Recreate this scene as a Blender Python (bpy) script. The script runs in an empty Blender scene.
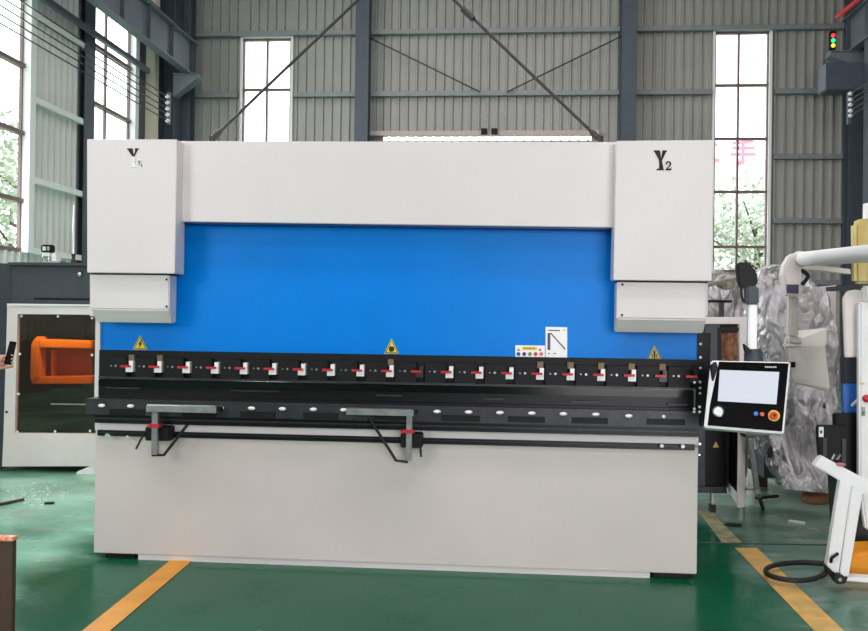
import bpy, bmesh, math, random
from mathutils import Vector, Matrix, noise
random.seed(7)
SC = bpy.context.scene
COL = SC.collection
# ------------------------------------------------------------------ camera
F = 900.0; HC = 1.36; ROLL = 0.0135
a, b = 507 - 434, -(320 - 315.5)
n = math.sqrt(a*a + b*b + F*F); a /= n; b /= n
A_ = math.cos(ROLL)*a - math.sin(ROLL)*b; B_ = math.sin(ROLL)*a + math.cos(ROLL)*b
YAW = math.asin(A_); PIT = math.asin(-B_/math.cos(YAW))
fw = Vector((-math.sin(YAW)*math.cos(PIT), math.cos(YAW)*math.cos(PIT), math.sin(PIT)))
r0 = Vector((math.cos(YAW), math.sin(YAW), 0)); u0 = r0.cross(fw)
rt = math.cos(ROLL)*r0 + math.sin(ROLL)*u0; up = -math.sin(ROLL)*r0 + math.cos(ROLL)*u0
CP = Vector((0, 0, HC))
cam = bpy.data.cameras.new('camera'); co = bpy.data.objects.new('camera', cam); COL.objects.link(co)
cam.sensor_width = 36; cam.lens = 36*F/868; cam.clip_start = 0.05; cam.clip_end = 300
co.matrix_world = Matrix.Translation(CP) @ Matrix((rt, up, -fw)).transposed().to_4x4()
SC.camera = co
def ray(px, py): return fw + (px-434)/F*rt - (py-315.5)/F*up
def P(px, py, Y):
    d = ray(px, py); return CP + d*(Y/d.y)
def PX(px, py, X):
    d = ray(px, py); return CP + d*(X/d.x)
def PG(px, py, z=0.0):
    d = ray(px, py); return CP + d*((z-HC)/d.z)
def PP(px, py, o, nrm):
    d = ray(px, py); return CP + d*((o-CP).dot(nrm)/d.dot(nrm))
# ------------------------------------------------------------------ materials
def lin(c):
    return tuple(((v/255)/12.92 if v/255 <= .04045 else ((v/255+.055)/1.055)**2.4) for v in c) + (1,)
MC = {}
def mat(name, rgb, rough=.5, metal=0, nz=0.0, nscale=8, bump=0.0, bscale=60, emit=None, es=1, coat=0, spec=.5, rgb2=None, rough2=None, alpha=1, trans=0, stretch=None):
    if name in MC: return MC[name]
    m = bpy.data.materials.new(name); m.use_nodes = True; nt = m.node_tree; N = nt.nodes; L = nt.links
    p = N['Principled BSDF']
    p.inputs['Base Color'].default_value = lin(rgb); p.inputs['Roughness'].default_value = rough; p.inputs['Metallic'].default_value = metal
    p.inputs['Coat Weight'].default_value = coat; p.inputs['Specular IOR Level'].default_value = spec; p.inputs['Alpha'].default_value = alpha; p.inputs['Transmission Weight'].default_value = trans
    tc = N.new('ShaderNodeTexCoord'); mp = N.new('ShaderNodeMapping'); L.new(tc.outputs['Object'], mp.inputs[0])
    if stretch: mp.inputs['Scale'].default_value = stretch
    no = N.new('ShaderNodeTexNoise'); no.inputs['Scale'].default_value = nscale; no.inputs['Detail'].default_value = 6
    L.new(mp.outputs[0], no.inputs['Vector'])
    if nz > 0 or rgb2:
        mx = N.new('ShaderNodeMix'); mx.data_type = 'RGBA'
        c2 = lin(rgb2) if rgb2 else tuple(v*(1-nz) for v in lin(rgb)[:3]) + (1,)
        mx.inputs['A'].default_value = lin(rgb); mx.inputs['B'].default_value = c2
        cr = N.new('ShaderNodeMapRange'); cr.inputs['From Min'].default_value = .35; cr.inputs['From Max'].default_value = .65
        L.new(no.outputs['Fac'], cr.inputs['Value']); L.new(cr.outputs[0], mx.inputs['Factor']); L.new(mx.outputs['Result'], p.inputs['Base Color'])
    if rough2 is not None:
        rr = N.new('ShaderNodeMapRange'); rr.inputs['To Min'].default_value = rough; rr.inputs['To Max'].default_value = rough2
        L.new(no.outputs['Fac'], rr.inputs['Value']); L.new(rr.outputs[0], p.inputs['Roughness'])
    if bump > 0:
        n2 = N.new('ShaderNodeTexNoise'); n2.inputs['Scale'].default_value = bscale; n2.inputs['Detail'].default_value = 4
        L.new(mp.outputs[0], n2.inputs['Vector'])
        bp = N.new('ShaderNodeBump'); bp.inputs['Strength'].default_value = bump; bp.inputs['Distance'].default_value = .02
        L.new(n2.outputs['Fac'], bp.inputs['Height']); L.new(bp.outputs[0], p.inputs['Normal'])
    if emit:
        p.inputs['Emission Color'].default_value = lin(emit); p.inputs['Emission Strength'].default_value = es
    MC[name] = m; return m
WHITE = mat('white_powder_coat', (222, 216, 216), .42, nz=.05, nscale=2, bump=.04, bscale=250)
BASEW = mat('grey_white_base_paint', (208, 201, 195), .42, nz=.08, nscale=1.5, bump=.03, bscale=200)
BLUE = mat('blue_paint', (0, 130, 228), .3, nz=.06, nscale=3, bump=.1, bscale=180, spec=.12)
BLACK = mat('black_paint', (13, 14, 17), .5, nz=.3, spec=.25)
BLKG = mat('black_gloss', (9, 9, 12), .14, spec=.35)
TOOL = mat('dark_tool_steel', (22, 23, 28), .32, metal=.3, nz=.3, nscale=12, spec=.3)
RAIL = mat('blued_rail_steel', (58, 60, 64), .38, metal=.4, nz=.35, nscale=14, spec=.35)
DRKG = mat('dark_grey_paint', (58, 66, 74), .5, nz=.15)
STEEL = mat('bare_steel', (158, 158, 160), .34, metal=.7, nz=.25, nscale=20)
CHR = mat('chrome', (225, 225, 228), .12, metal=1)
WPL = mat('white_plastic', (240, 240, 240), .3)
RED = mat('red_plastic', (190, 30, 44), .35)
YEL = mat('yellow_vinyl', (238, 208, 40), .4)
INK = mat('black_ink', (14, 14, 14), .6)
WV = mat('white_vinyl', (250, 250, 250), .5)
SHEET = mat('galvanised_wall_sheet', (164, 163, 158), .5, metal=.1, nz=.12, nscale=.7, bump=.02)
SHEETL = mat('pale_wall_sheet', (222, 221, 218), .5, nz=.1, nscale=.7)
GIRT = mat('grey_girt_steel', (138, 142, 144), .5, metal=.2, nz=.1)
GIRTW = mat('white_girt_steel', (240, 240, 238), .5)
COLM = mat('dark_column_paint', (74, 82, 94), .5, nz=.15)
BEAM = mat('crane_beam_paint', (112, 120, 130), .5, nz=.1)
WFR = mat('window_frame_bronze', (120, 96, 94), .5)
WREV = mat('window_reveal_white', (238, 238, 236), .5)
CABLE = mat('steel_rope', (66, 64, 64), .5, metal=.5)
RUB = mat('black_rubber', (16, 16, 17), .6)
CPB = mat('beige_control_box_paint', (216, 212, 204), .4, nz=.05)
OFFW = mat('off_white_enclosure_paint', (228, 220, 216), .38, nz=.04)
ORG = mat('orange_machine_paint', (250, 170, 50), .4, nz=.1)
TAN = mat('brown_cardboard', (150, 104, 70), .8, nz=.25)
def glass(name, tint, tr, rough=.03):
    m = bpy.data.materials.new(name); m.use_nodes = True; nt = m.node_tree; N = nt.nodes; L = nt.links
    N.remove(N['Principled BSDF'])
    g = N.new('ShaderNodeBsdfGlossy'); g.inputs['Roughness'].default_value = rough
    t = N.new('ShaderNodeBsdfTransparent'); t.inputs['Color'].default_value = lin(tint)
    mx = N.new('ShaderNodeMixShader'); mx.inputs[0].default_value = tr
    L.new(t.outputs[0], mx.inputs[1]); L.new(g.outputs[0], mx.inputs[2]); L.new(mx.outputs[0], N['Material Output'].inputs[0])
    return m
GLASS = glass('clear_window_glass', (245, 250, 248), .05)
AMB = glass('amber_safety_glass', (236, 208, 180), .06)
def floor_mat():
    m = bpy.data.materials.new('green_epoxy_floor'); m.use_nodes = True; nt = m.node_tree; N = nt.nodes; L = nt.links; p = N['Principled BSDF']
    tc = N.new('ShaderNodeTexCoord')
    def nz(s, d, sc=(1, 1, 1)):
        mp = N.new('ShaderNodeMapping'); mp.inputs['Scale'].default_value = sc; L.new(tc.outputs['Object'], mp.inputs[0])
        o = N.new('ShaderNodeTexNoise'); o.inputs['Scale'].default_value = s; o.inputs['Detail'].default_value = d; L.new(mp.outputs[0], o.inputs[0]); return o.outputs[0]
    def rng(v, a, b, c=0, d=1):
        o = N.new('ShaderNodeMapRange'); o.inputs['From Min'].default_value = a; o.inputs['From Max'].default_value = b
        o.inputs['To Min'].default_value = c; o.inputs['To Max'].default_value = d; L.new(v, o.inputs[0]); return o.outputs[0]
    def mix(f, A, B):
        o = N.new('ShaderNodeMix'); o.data_type = 'RGBA'; L.new(f, o.inputs['Factor'])
        for k, v in (('A', A), ('B', B)):
            if isinstance(v, tuple): o.inputs[k].default_value = v
            else: L.new(v, o.inputs[k])
        return o.outputs['Result']
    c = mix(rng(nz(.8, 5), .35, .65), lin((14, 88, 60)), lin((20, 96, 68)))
    # dark floor before the press; beside it window glare painted in among dusty wear
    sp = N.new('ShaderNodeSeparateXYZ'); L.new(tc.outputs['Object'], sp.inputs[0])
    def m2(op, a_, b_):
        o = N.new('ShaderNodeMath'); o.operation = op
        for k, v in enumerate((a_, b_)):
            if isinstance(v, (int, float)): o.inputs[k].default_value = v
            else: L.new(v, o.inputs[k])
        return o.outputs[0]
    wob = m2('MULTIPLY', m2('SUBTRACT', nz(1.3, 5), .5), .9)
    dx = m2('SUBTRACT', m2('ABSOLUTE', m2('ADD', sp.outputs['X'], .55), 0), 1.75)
    dust_glare = rng(m2('ADD', dx, wob), .0, .35)
    d1_ = m2('MULTIPLY', dust_glare, rng(nz(1.1, 8, (1, 1.6, 1)), .34, .6, .4, .95))
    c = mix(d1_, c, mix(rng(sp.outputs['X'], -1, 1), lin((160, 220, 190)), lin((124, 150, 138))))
    c = mix(m2('MULTIPLY', dust_glare, rng(nz(2.3, 9, (1, 2, 1)), .55, .68, 0, .6)), c, lin((166, 168, 154)))
    c = mix(m2('MULTIPLY', dust_glare, rng(nz(14, 8), .6, .75, 0, .6)), c, lin((60, 74, 64)))
    L.new(c, p.inputs['Base Color'])
    L.new(rng(nz(3, 6), .3, .7, .13, .3), p.inputs['Roughness'])
    p.inputs['Specular IOR Level'].default_value = .4; p.inputs['IOR'].default_value = 1.22
    bp = N.new('ShaderNodeBump'); bp.inputs['Strength'].default_value = .06; bp.inputs['Distance'].default_value = .02
    L.new(nz(6, 3), bp.inputs['Height']); L.new(bp.outputs[0], p.inputs['Normal'])
    return m
# ------------------------------------------------------------------ object helpers
def tag(o, label=None, cat=None, group=None, kind=None):
    if label: o['label'] = label
    if cat: o['category'] = cat
    if group: o['group'] = group
    if kind: o['kind'] = kind
    return o
def thing(name, loc, label, cat, group=None):
    o = bpy.data.objects.new(name, None); COL.objects.link(o); o.location = loc; o.empty_display_size = .1
    return tag(o, label, cat, group)
def obj(name, bm, m, parent=None, bevel=0, smooth=False, seg=2):
    if bevel:
        bmesh.ops.remove_doubles(bm, verts=bm.verts, dist=1e-5)
        es = [e for e in bm.edges if len(e.link_faces) == 2 and e.calc_face_angle(0) > .5]
        try: bmesh.ops.bevel(bm, geom=es, offset=bevel, segments=seg, affect='EDGES', clamp_overlap=True)
        except Exception: pass
    bmesh.ops.recalc_face_normals(bm, faces=bm.faces)
    me = bpy.data.meshes.new(name); bm.to_mesh(me); bm.free()
    for q in (m if isinstance(m, list) else [m]): me.materials.append(q)
    if smooth:
        for f in me.polygons: f.use_smooth = True
        try: me.set_sharp_from_angle(angle=.7)
        except Exception: pass
    o = bpy.data.objects.new(name, me); COL.objects.link(o)
    if parent:
        o.parent = parent
        o.matrix_parent_inverse = wm(parent).inverted()
    return o
def wm(o):
    M = Matrix.Translation(o.location) @ o.rotation_euler.to_matrix().to_4x4()
    return wm(o.parent) @ o.matrix_parent_inverse @ M if o.parent else M
def B(): return bmesh.new()
def prism(bm, vf, ext, mi=0):
    """polygon vf (Vectors) pushed along ext"""
    f = [bm.verts.new(v) for v in vf]; k = [bm.verts.new(v + ext) for v in vf]
    fs = [bm.faces.new(f), bm.faces.new(list(reversed(k)))]
    for i in range(len(f)):
        j = (i+1) % len(f); fs.append(bm.faces.new((f[i], k[i], k[j], f[j])))
    for q in fs: q.material_index = mi
    return bm
def pp(poly, y0, y1, bm=None):
    bm = bm or B(); return prism(bm, [P(x, y, y0) for x, y in poly], Vector((0, y1-y0, 0)))
def box(x0, x1, y0, y1, z0, z1, bm=None, mi=0):
    bm = bm or B()
    return prism(bm, [Vector((x0, y0, z0)), Vector((x1, y0, z0)), Vector((x1, y0, z1)), Vector((x0, y0, z1))], Vector((0, y1-y0, 0)), mi)
def pbox(x0, yt, x1, yb, y0, y1, bm=None):
    """axis-aligned box whose front face spans pixels (x0,yt)-(x1,yb) on plane Y=y0"""
    cx, cy = (x0+x1)/2, (yt+yb)/2
    return box(P(x0, cy, y0).x, P(x1, cy, y0).x, y0, y1, P(cx, yb, y0).z, P(cx, yt, y0).z, bm)
def tube(bm, pts, r, n=10, cap=True):
    pts = [Vector(p) for p in pts]; rings = []; N0 = None
    for i, p in enumerate(pts):
        d = (pts[min(i+1, len(pts)-1)] - pts[max(i-1, 0)]).normalized()
        if N0 is None: N0 = d.orthogonal().normalized()
        N0 = (N0 - d*N0.dot(d)).normalized(); bn = d.cross(N0); ri = r[i] if isinstance(r, (list, tuple)) else r
        rings.append([bm.verts.new(p + (N0*math.cos(2*math.pi*k/n) + bn*math.sin(2*math.pi*k/n))*ri) for k in range(n)])
    for s, t in zip(rings, rings[1:]):
        for k in range(n): bm.faces.new((s[k], s[(k+1) % n], t[(k+1) % n], t[k]))
    if cap:
        bm.faces.new(rings[0][::-1]); bm.faces.new(rings[-1])
    return bm
def bar(bm, p, q, w, h, upv=Vector((0, 0, 1))):
    p, q = Vector(p), Vector(q); d = (q-p).normalized(); s = d.cross(upv).normalized(); u = s.cross(d)
    return prism(bm, [p + s*w/2 + u*h/2, p - s*w/2 + u*h/2, p - s*w/2 - u*h/2, p + s*w/2 - u*h/2], q-p)
def ball(bm, c, r, sc=(1, 1, 1), s=12):
    M = Matrix.Translation(Vector(c)) @ Matrix.Diagonal((*sc, 1))
    bmesh.ops.create_uvsphere(bm, u_segments=s, v_segments=max(6, s//2+2), radius=r, matrix=M); return bm
def smoothpath(pts, n=8):
    pts = [Vector(p) for p in pts]; out = []
    for i in range(len(pts)-1):
        p0 = pts[max(i-1, 0)]; p1 = pts[i]; p2 = pts[i+1]; p3 = pts[min(i+2, len(pts)-1)]
        for k in range(n):
            t = k/n; out.append(.5*((2*p1) + (p2-p0)*t + (2*p0-5*p1+4*p2-p3)*t*t + (-p0+3*p1-3*p2+p3)*t**3))
    return out + [pts[-1]]
def copy_tree(o, parent=None):
    c = o.copy(); COL.objects.link(c); c.parent = parent
    for ch in list(o.children): copy_tree(ch, c)
    return c
S = lambda name, bm, m, **k: tag(obj(name, bm, m, **k), kind='structure')

# ================================================================== THE HALL
WY = 21.0; WXL = -8.12; WXR = 7.98; TOP = 10.5; YB = -9.0
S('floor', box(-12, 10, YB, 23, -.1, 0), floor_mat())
def corr(bm, p0, du, length, z0, z1, nrm, pitch=.21, depth=.055):
    """trapezoid-ribbed sheet as closed thin profile"""
    prof = [(0, 0), (.50, 0), (.58, 1), (.74, 1), (.82, 0)]
    pts = []; s = 0
    while s < length:
        for fx, d in prof:
            if s + fx*pitch < length: pts.append((s+fx*pitch, d*depth))
        s += pitch
    pts.append((length, 0))
    lo = [bm.verts.new(p0 + du*s + nrm*d + Vector((0, 0, z0))) for s, d in pts]
    hi = [bm.verts.new(p0 + du*s + nrm*d + Vector((0, 0, z1))) for s, d in pts]
    for i in range(len(pts)-1): bm.faces.new((lo[i], lo[i+1], hi[i+1], hi[i]))
def zof(px, py, Y=WY): return P(px, py, Y).z
def xof(px, py=100, Y=WY): return P(px, py, Y).x
w1 = (xof(243), xof(291)); w1z = zof(267, 39)
w2 = (xof(714), xof(768)); w2z = zof(740, 32); SILL2 = zof(735, 272)
# back wall
bw = B(); X = Vector((1, 0, 0)); nb = Vector((0, -1, 0))
def bseg(x0, x1, z0, z1): corr(bw, Vector((x0, WY, 0)), X, x1-x0, z0, z1, -nb*-1, )
dw = (xof(384), xof(592)); dz = (zof(490, 140.5), zof(490, 137.0))
bseg(WXL, w1[0], .9, TOP); bseg(*w1, w1z, TOP); bseg(*w1, .9, 2.3)
bseg(w1[1], dw[0], .9, TOP); bseg(*dw, dz[1], TOP); bseg(dw[1], w2[0], .9, TOP)
bseg(*w2, w2z, TOP); bseg(*w2, .9, SILL2); bseg(w2[1], WXR+.1, .9, TOP)
S('wall_back', bw, SHEET)
S('wall_back_plinth', box(WXL, WXR, WY-.02, WY+.2, 0, .95), mat('plinth_render', (150, 148, 142), .8, nz=.1))
# sliding gate below the bright slot, hidden by the press mostly
g = B(); bseg_g = corr(g, Vector((dw[0], WY, 0)), X, dw[1]-dw[0], .9, dz[0], nb); d1 = S('door_1', g, SHEET)
S('trim_1', box(dw[0]-.4, dw[1]+.15, WY-.22, WY-.06, dz[1], zof(490, 132.5)), mat('door_track_beige', (188, 170, 162), .5))
for x, w_ in ((485, 'left'), (495, 'right')): tag(obj('track_hanger', box(xof(x)-.07, xof(x)+.07, WY-.30, WY-.225, zof(490, 137), zof(490, 131)), BLACK), '%s one of two small black roller hangers on the beige door track' % w_, 'roller hanger')
# girts on the back wall
gz = [8.05, 6.6, 5.13, 3.68, 2.3]
tn = 2
for i, z in enumerate(gz + [9.5]):
    bm = B()
    segs = [(WXL, w1[0]-.1), (w1[1]+.1, w2[0]-.1), (w2[1]+.12, WXR)] if z < 8 else [(WXL, WXR)]
    if z < 5.5: segs = [(WXL, w1[0]-.1), (w1[1]+.1, dw[0]-.2), (dw[1]+.2, w2[0]-.1), (w2[1]+.12, WXR)]
    for s in segs:
        box(s[0], s[1], WY-.2, WY-.045, z-.055, z+.055, bm)
    S('trim_%d' % tn, bm, GIRT); tn += 1
# windows of the back wall
def window(nm, x0, x1, z0, z1, mull, bars, Y, fr=WFR, surround=True):
    bm = B(); t = .035
    box(x0, x1, Y-.03, Y+.07, z0, z0+t*1.4, bm); box(x0, x1, Y-.03, Y+.07, z1-t*1.4, z1, bm)
    box(x0, x0+t, Y-.03, Y+.07, z0, z1, bm); box(x1-t, x1, Y-.03, Y+.07, z0, z1, bm)
    f = S(nm, bm, fr)
    for mx in mull: obj('mullion', box(mx-.022, mx+.022, Y-.04, Y+.06, z0, z1), fr, f)
    for bz in bars: obj('transom', box(x0, x1, Y-.045, Y+.05, bz-.028, bz+.028), fr, f)
    obj('pane', box(x0+t, x1-t, Y, Y+.008, z0+t, z1-t), GLASS, f)
    if surround:
        s = B(); box(x0-.05, x0, Y-.1, Y+.02, z0, z1+.05, s); box(x1, x1+.06, Y-.1, Y+.02, z0, z1+.05, s); box(x0, x1, Y-.1, Y+.02, z1, z1+.05, s)
        obj('reveal', s, WREV, f)
    return f
window('window_1', w1[0], w1[1], 2.3, w1z, [xof(267)], [zof(267, 90), zof(267, 143), 4.1, 3.1], WY)
window('window_2', w2[0], w2[1], SILL2, w2z, [xof(738)], [zof(740, 85.5), zof(740, 139), zof(740, 192), zof(740, 247)], WY)
sl = S('window_3', box(dw[0], dw[1], WY-.02, WY+.03, dz[0]-.03, dz[0]), WREV)
# columns of the back wall (H sections)
def hcol(nm, xc, yc, w, d, z1, axis='y', m=COLM):
    bm = B(); t = .022
    if axis == 'y':
        box(xc-w/2, xc+w/2, yc-d/2, yc-d/2+t, 0, z1, bm); box(xc-w/2, xc+w/2, yc+d/2-t, yc+d/2, 0, z1, bm); box(xc-t/2, xc+t/2, yc-d/2+t, yc+d/2-t, 0, z1, bm)
    else:
        box(xc-w/2, xc-w/2+t, yc-d/2, yc+d/2, 0, z1, bm); box(xc+w/2-t, xc+w/2, yc-d/2, yc+d/2, 0, z1, bm); box(xc-w/2+t, xc+w/2-t, yc-t/2, yc+t/2, 0, z1, bm)
    return S(nm, bm, m)
hcol('column', (P(355.5, 50, WY-.6).x+P(368.5, 50, WY-.6).x)/2, WY-.42, .31, .36, TOP)
hcol('column', (P(622, 50, WY-.6).x+P(636.5, 50, WY-.6).x)/2, WY-.42, .33, .36, TOP)
hcol('column', WXL+.42, WY-.35, .5, .3, TOP)
hcol('column', WXR-.28, WY-.35, .5, .3, TOP)
# diagonal cross rods of the back wall
for x0, y0, x1, y1 in ((370, 38, 480, 92), (507, 92, 622, 36)):
    S('brace_rod', tube(B(), [P(x0, y0, WY-.28), P(x1, y1, WY-.28)], .016, 6), CABLE)
# ---- left wall
lw = B(); nY = Vector((0, 1, 0)); nl = Vector((1, 0, 0))
def yofL(px, py=150): return PX(px, py, WXL).y
ya = yofL(21); yb = yofL(88); yc = yofL(128)
wz0 = 2.38; wz1 = 9.6
def lseg(y0, y1, z0, z1): corr(lw, Vector((WXL, y0, 0)), nY, y1-y0, z0, z1, nl)
lseg(yb*0+ya+.2, yb, .9, TOP); lseg(yc+.2, WY, .9, TOP); lseg(10.0, ya+.28, wz1, TOP); lseg(10.0, ya+.28, .9, wz0); lseg(yb, yc+.25, wz1, TOP); lseg(yb, yc+.25, .9, wz0)
lseg(-9, 10, .9, TOP)
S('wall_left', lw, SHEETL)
S('wall_left_plinth', box(WXL-.2, WXL+.02, YB, WY, 0, .95), MC['plinth_render'])
def lwindow(nm, y0, y1, mull):
    bm = B(); X0 = WXL
    for z in (wz0, wz1-.07): box(X0-.03, X0+.03, y0, y1, z, z+.07, bm)
    for y in (y0, y1-.04): box(X0-.03, X0+.02, y, y+.04, wz0, wz1, bm)
    f = S(nm, bm, WFR)
    for y in mull: obj('mullion', box(X0-.02, X0+.025, y-.03, y+.03, wz0, wz1), WFR, f)
    for k in range(7):
        z = 3.24+1.125*k
        if z < wz1: obj('transom', box(X0-.05, X0+.06, y0, y1, z-.035, z+.035), WFR, f)
    obj('pane', box(X0-.004, X0+.004, y0, y1, wz0, wz1), GLASS, f)
    s = B(); box(X0-.05, X0+.15, y1, y1+.18, wz0, wz1, s); box(X0-.05, X0+.05, y0-.1, y0, wz0, wz1, s); obj('reveal', s, WREV, f)
    return f
lwindow('window_4', 10.0, ya, [11.2, 12.4, 13.6])
lwindow('window_5', yb+.06, yc, [yofL(104)])
for z in (7.9, 6.42, 4.98, 3.62, 2.42):
    S('trim_%d' % tn, box(WXL+.06, WXL+.14, ya+.2, yofL(84), z-.05, z+.05), GIRTW); tn += 1
S('trim_%d' % tn, box(WXL+.02, WXL+.24, yofL(143), yofL(147.5), .9, TOP), mat('cream_corner_trim', (226, 214, 196), .5)); tn += 1
S('column', box(WXL+.01, WXL+.06, yofL(135), yofL(142), 0, TOP), DRKG)  # thin strip added to darken the wall sheet here, not a real column
hcol('column', WXL+.30, yofL(157), .36, .5, TOP, 'x')
hcol('column', WXL+.10, (yofL(76)+yofL(86))/2, .12, yofL(86)-yofL(76), TOP, 'x', DRKG)
# ---- right wall
rw = B(); corr(rw, Vector((WXR+.05, YB, 0)), nY, WY-YB, .9, TOP, nl); S('wall_right', rw, SHEET)
S('wall_right_plinth', box(WXR, WXR+.2, YB, WY, 0, .95), MC['plinth_render'])
for y in (WY-2.0, 13, 6.5): hcol('column', WXR-.42, y, .6, .32, TOP, 'x')
# ---- roof and the gable wall behind the camera with a gate opening added to admit light
S('ceiling', box(WXL-.4, WXR+.4, YB, WY+.3, TOP, TOP+.15), mat('roof_sheet', (120, 124, 126), .6))
gb = B(); box(WXL, 1, YB-.1, YB, 0, TOP, gb); box(6, WXR, YB-.1, YB, 0, TOP, gb); box(1, 6, YB-.1, YB, 4.5, TOP, gb)
S('wall_front', gb, SHEET)
# ---- crane runways
def runway(nm, xc, zb, y1, lab, h=.78, s=1):
    t = thing(nm, (xc, y1, zb), lab, 'crane beam', 'crane runway beams')
    bm = B(); box(xc-.10, xc+.10, 6, y1, zb, zb+.03, bm); obj('bottom_flange', bm, BEAM, t)
    obj('web', box(xc-.012, xc+.012, 6, y1, zb+.03, zb+h-.03), BEAM, t)
    obj('top_flange', box(xc-.12, xc+.12, 6, y1, zb+h-.03, zb+h), BEAM, t)
    obj('rail', box(xc-.04, xc+.04, 6, y1, zb+h, zb+h+.1), CABLE, t)
    for k in range(12):
        y = y1-.25-1.25*k
        obj('stiffener', box(xc-.09, xc+.09, y-.01, y+.01, zb+.03, zb+h-.03), COLM, t)
    return t
pl = P(193, 76, WY-.9); runway('runway_beam', pl.x-.06, pl.z, WY-.7, 'pale blue-grey crane runway beam along the left windows')
pr = P(838, 54, WY-.9); runway('runway_beam', pr.x+.25, pr.z, WY-.7, 'dark blue-grey crane runway beam at the upper right corner')
def corbel(nm, xw, xb, zt, y, lab):
    t = thing(nm, (xw, y, zt), lab, 'bracket'); bm = B()
    prism(bm, [Vector((xw, y-.15, zt)), Vector((xb, y-.15, zt)), Vector((xb, y-.15, zt-.08)), Vector((xw, y-.15, zt-.5))], Vector((0, .3, 0)))
    obj('bracket_web', bm, BEAM, t); obj('cap_plate', box(min(xw, xb), max(xw, xb), y-.2, y+.2, zt, zt+.02), BEAM, t); return t
corbel('corbel', WXL+.5, pl.x+.2, pl.z-.03, WY-1.0, 'tapered steel bracket under the left crane beam by the corner')
corbel('corbel', WXR-.1, pr.x-.25, pr.z-.03, WY-1.0, 'dark tapered steel bracket under the right crane beam end')
e1 = P(823, 65, WY-1.6); e2 = P(868, 92, WY-1.6)
tag(obj('end_stop', box(e1.x, WXR-.2, WY-1.8, WY-1.3, e2.z, e1.z), COLM, bevel=.02), 'dark boxy steel crane beam support at the right column', 'crane support')
# dark service pipe across the left windows
sp = PX(100, 37.5, WXL+.35)
tag(obj('service_pipe', box(sp.x-.04, sp.x+.04, 8, WY-2.2, sp.z-.05, sp.z+.05), COLM), 'dark square steel bar running across the left windows', 'steel bar')
# conductor wires and their insulator stacks
for side, px, ys in (('left', 168, (97, 103, 109, 115, 121)), ('right', 850, (94, 100, 105, 111, 116))):
    YY = WY-2.4 if side == 'left' else WY-2.2
    st = thing('insulator_stack', P(px, 110, YY), 'stack of small pale insulators holding wires at the %s rear column' % side, 'insulator')
    obj('bracket', box(P(px, 105, YY).x-.03, P(px, 105, YY).x+.03, YY, YY+.1, P(px, 124, YY).z, P(px, 92, YY).z), COLM, st)
    for i, y in enumerate(ys):
        p = P(px, y, YY)
        obj('insulator', ball(B(), p+Vector((0, -.03, 0)), .05, (1, 1, .8)), WPL, st)
        w = tube(B(), [p+Vector((0, -.085, 0)), Vector((p.x + (.0 if side == 'left' else .12), 7, p.z-.02))], .012, 6)
        tag(obj('conductor_wire', w, CABLE), 'one of the parallel thin dark crane wires along the %s wall' % side, 'wire', 'crane wires on the %s wall' % side)
# signal lamps and red conductor rail upper right
YR = WY-1.2
sg = thing('signal_light', P(833, 40, YR), 'small red green and yellow signal light on the upper right wall', 'signal light')
obj('lamp_housing', pbox(830.5, 31, 836, 49, YR, YR+.12), BLACK, sg)
for y, c, nm in ((35.5, (255, 50, 60), 'red'), (40.5, (40, 255, 150), 'green'), (45.5, (255, 200, 60), 'yellow')):
    tag(obj('lamp', ball(B(), P(833.3, y, YR-.01), .045), mat('signal_%s' % nm, c, .3, emit=c, es=1.3), sg), '%s lamp' % nm)
rr = tag(obj('conductor_rail', tube(B(), [P(837, 17, WY-1.3), P(863, -4, 19.0)], .05, 8), mat('red_rail_cover', (222, 70, 76), .4)), 'red conductor rail sloping up at the upper right corner', 'rail')
# ================================================================== OUTSIDE
LEAF = mat('leaf_green', (150, 162, 136), .7, rgb2=(186, 192, 172), nscale=5)
BARK = mat('bark', (92, 76, 60), .9, nz=.3)
def tree(x, y, h, r, lab, nleaf=2600):
    t = thing('tree', (x, y, 0), lab, 'tree'); tube_b = B()
    tube(tube_b, [(x, y, -.1), (x+.1, y, h*.4), (x, y+.1, h*.75)], [.16, .11, .05], 8)
    for k in range(9):
        an = k*2.4; z = h*(.35+.05*k); tube(tube_b, [(x, y, z), (x+math.cos(an)*r*.8, y+math.sin(an)*r*.8, z+.9)], [.05, .015], 5)
    obj('trunk', tube_b, BARK, t); bm = B()
    for _ in range(nleaf):
        v = Vector((random.gauss(0, 1), random.gauss(0, 1), random.gauss(0, 1))).normalized()*random.random()**.4
        v *= 1+.25*noise.noise(v*3)
        c = Vector((x, y, h*.66)) + Vector((v.x*r, v.y*r, v.z*h*.36)); s = random.uniform(.06, .13)
        d = Vector((random.uniform(-1, 1), random.uniform(-1, 1), random.uniform(-1, .3))).normalized(); e = d.orthogonal()*.45
        bm.faces.new([bm.verts.new(c+q*s) for q in (-d, e, d, -e)])
    obj('foliage', bm, LEAF, t); return t
tree(-12.2, 21.5, 6.4, 2.2, 'green leafy tree outside the far left window')
tree(7.1, 26.5, 5.4, 1.9, 'green leafy tree outside the tall right rear window')
S('ground_outside', box(-60, 60, -60, 90, -.35, -.12), mat('pale_concrete_yard', (190, 188, 180), .9))
bd = thing('outside_building', (9, 44, 0), 'white building with red characters seen through the right rear window', 'building')
obj('facade', box(2, 26, 44, 50, -.1, 9.2), mat('white_render', (236, 232, 232), .8), bd)
for k in range(6): obj('window', box(9.6+1.6*k, 10.5+1.6*k, 43.95, 44, 5.2, 6.4), mat('pale_window', (180, 186, 192), .3), bd)
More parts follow.
